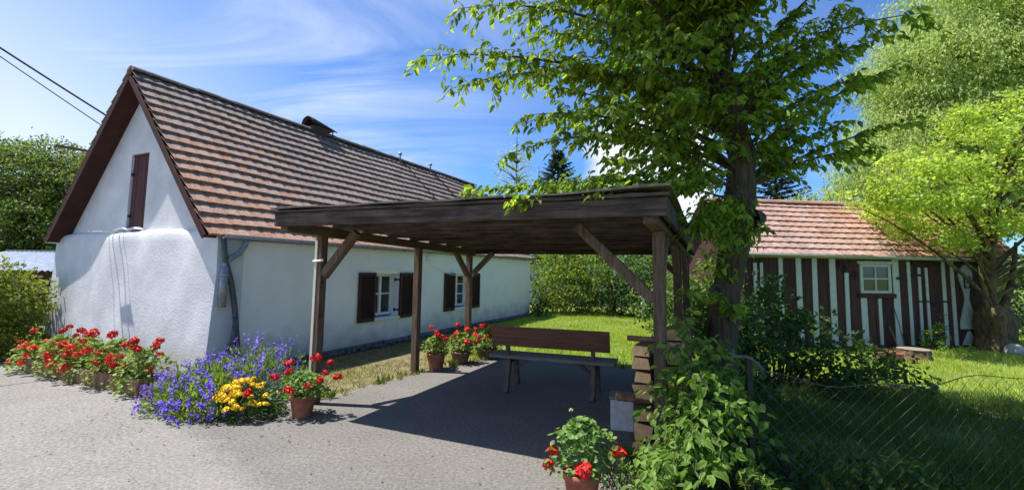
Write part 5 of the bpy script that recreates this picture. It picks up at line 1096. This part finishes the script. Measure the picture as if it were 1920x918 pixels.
for (x, z, l, lab) in ((3.55, .0, .9, 'thin pale stake leaning beside the hut window post'), (3.4, 0, .5, 'short dark stick leaning below the hut window')):
    p = UM @ Vector((x, -.3, 0)); tag(part('stake', 'bench_wood', None, lambda b: b.tube([(p.x, p.y, 0), (p.x - .05, p.y + .05, l * .6), (p.x - .12, p.y + .08, l)], .012, 5)), lab, 'stake')
p = UM @ Vector((4.1, -.45, 0)); shrub('hut_plant', 'pale green flowering plant in front of the hut door', (p.x, p.y, 0), [((p.x, p.y, .28), (.22, .2, .3)), ((p.x + .22, p.y, .45), (.05, .05, .42))], 700, .04, 12, OVAL, .05, 'fresh_spray_leaf', stems=10, cat='plant')
p = UM @ Vector((5.0, -.5, 0)); shrub('hut_plant', 'low whitish weed on the grass right of the hut door', (8.75, 9.0, 0), [((8.75, 9.0, .12), (.25, .2, .14))], 700, .04, 10, NARR, .07, 'fresh_spray_leaf', stems=8, cat='plant')

# chain-link fence, half collapsed, in the shade
cf = thing('chain_link_fence', 'sagging chain-link fence in the shaded grass at lower right', 'fence', (1.75, 3.45, 0))
FL, FH, CELL = 2.0, .86, .105
def fp(s, h):
    t = s / FL; top = .90 - .06 * math.sin(t * math.pi * 1.4) - .05 * t + .02 * math.sin(s * 9)
    lean = .06 * math.sin(min(1, t * 1.3) * math.pi) * (h / FH) ** 1.5
    return Vector((s * .995, -.02 - .12 * s * .3 - lean, h / FH * top))
def wires(b):
    n = int((FL + FH) / CELL) + 1
    for sg_ in (1, -1):
        for i in range(-1, n + 1):
            pts = []; s0 = i * CELL - (FH if sg_ > 0 else 0)
            for k in range(17):
                h = FH * k / 16; s = s0 + (h if sg_ > 0 else FH - h) * 1.0 + (0 if sg_ > 0 else -FH + FH) - (0)
                if sg_ < 0: s = i * CELL - h
                if 0 <= s <= FL: pts.append(fp(s, h) + Vector((0, .004 * sg_, 0)))
            if len(pts) > 1: b.tube(pts, .0016, 3, cap=False)
stuff(part('wire_mesh', 'fence_wire', cf, wires))
part('top_wire', 'fence_wire', cf, lambda b: b.tube([fp(FL * i / 24, FH) for i in range(25)], .0035, 4))
part('post', 'black_iron', cf, lambda b: b.box(-.02, .02, -.02, .02, 0, .98)); part('bent_rail', 'dark_pipe', cf, lambda b: b.tube([(-.12, .02, .99), (-.02, .0, 1.0), (.06, -.02, .95), (.10, -.02, .86)], .012, 6), smooth=True)

# ------------------------------------------------------------------ grass
ASPH = [(-60, -30), (.7, -30)] + RIGHT[::-1] + EDGE[::-1] + [(-60, 16)]
def grass(name, label, box, n, hgt, wid, m, keep=None, var=.5):
    x0, x1, y0, y1 = box; x = rng.uniform(x0, x1, n); y = rng.uniform(y0, y1, n)
    ok = ~in_poly(x, y, ASPH)
    hl_ = np.array(HM.inverted()); lx = hl_[0, 0] * x + hl_[0, 1] * y + hl_[0, 3]; ly = hl_[1, 0] * x + hl_[1, 1] * y + hl_[1, 3]; ok &= ~((lx < .1) & (lx > -5) & (ly > -.1) & (ly < HL))
    ul = np.array(UM.inverted()); lx = ul[0, 0] * x + ul[0, 1] * y + ul[0, 3]; ly = ul[1, 0] * x + ul[1, 1] * y + ul[1, 3]; ok &= ~((lx < 6.4) & (lx > -.4) & (ly > -.02) & (ly < 2.7))
    if keep is not None: ok &= keep(x, y)
    patch = .5 + .5 * np.sin(x * 2.3 + 1.1 * np.sin(y * 1.9)) * np.sin(y * 2.7 + 1.3 * np.sin(x * 1.7)); ok &= rng.random(n) < .55 + .45 * patch
    x, y, patch = x[ok], y[ok], patch[ok]; n = len(x); pos = np.c_[x, y, np.full(n, -.012)]
    al = unit(np.c_[rng.normal(scale=.38, size=n), rng.normal(scale=.38, size=n), np.ones(n)]); nr_ = unit(np.c_[rng.normal(size=n), rng.normal(size=n), np.zeros(n)])
    tpl = (np.array([(0, .5, 0), (0, -.5, 0), (1, 0, .12)]) * [1, wid / hgt, 1], np.array([(0, 1, 2)]))
    o = leaf_object(name, tpl, pos, al, nr_, rng.uniform(1 - var, 1 + var, n) * hgt * (.7 + .6 * patch), m, t=np.clip(rng.random(n) * .6 + .4 * patch, 0, .99))
    tag(stuff(o), label, 'grass'); return o
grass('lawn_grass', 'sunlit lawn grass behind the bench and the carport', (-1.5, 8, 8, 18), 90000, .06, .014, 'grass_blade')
grass('lawn_grass', 'shaded long grass around the wire fence at lower right', (.9, 6.5, 2.2, 6.5), 75000, .10, .008, 'shaded_long_grass_blade')
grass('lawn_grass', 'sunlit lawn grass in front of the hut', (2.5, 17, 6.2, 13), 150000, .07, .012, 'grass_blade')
grass('verge_grass', 'dry yellowish grass strip between the cottage wall and the carport pad', (-4.2, .2, 5.6, 11), 26000, .045, .008, 'dry_grass_blade', keep=lambda x, y: in_poly(x, y, [(-4.1, 6.5), (-2.2, 5.8), (-1, 7.7), (.3, 8.5), (-.2, 9.8), (-.5, 13), (-2, 13)]))

# ------------------------------------------------------------------ litter on the paving and weeds along its edge
n = 520; x = np.r_[rng.normal(-3.6, 1.1, 200), rng.uniform(-2.2, 1.2, 200), rng.uniform(-7, .5, 120)]; y = np.r_[rng.normal(4.9, .5, 200), rng.uniform(3, 7.5, 200), rng.uniform(2.2, 6.5, 120)]
ok = in_poly(x, y, ASPH); x, y = x[ok], y[ok]; n = len(x); a = rng.uniform(0, 6.28, n)
tag(stuff(leaf_object('leaf_litter', OVAL, np.c_[x, y, np.full(n, .006)], np.c_[np.cos(a), np.sin(a), rng.uniform(0, .25, n)], np.c_[rng.normal(scale=.3, size=n), rng.normal(scale=.3, size=n), np.ones(n)], rng.uniform(.008, .028, n), 'litter_leaf')), 'fallen petals and dry leaf bits scattered on the asphalt', 'litter')
ed = np.array([p for p in EDGE + RIGHT if p[1] > 2]); k = 36; n = len(ed) * k; c = np.repeat(ed, k, 0) + np.repeat(rng.normal(scale=.05, size=(len(ed), 2)), k, 0); w_ = np.repeat(rng.random(len(ed)) ** 2, k) + .12
keep_ = rng.random(n) < np.repeat(rng.random(len(ed)), k); pos = np.c_[c + rng.normal(scale=.035, size=(n, 2)), np.full(n, -.004)][keep_]; w_ = w_[keep_]; n = len(pos)
tag(stuff(leaf_object('edge_weeds', NARR, pos, unit(np.c_[rng.normal(scale=.5, size=(n, 2)), np.ones(n)]), rand_dirs(n), rng.uniform(.5, 1.2, n) * .11 * (w_ + .2), 'shaded_long_grass_blade', wid=.8)), 'tufts of weeds growing along the edge of the asphalt', 'weeds')
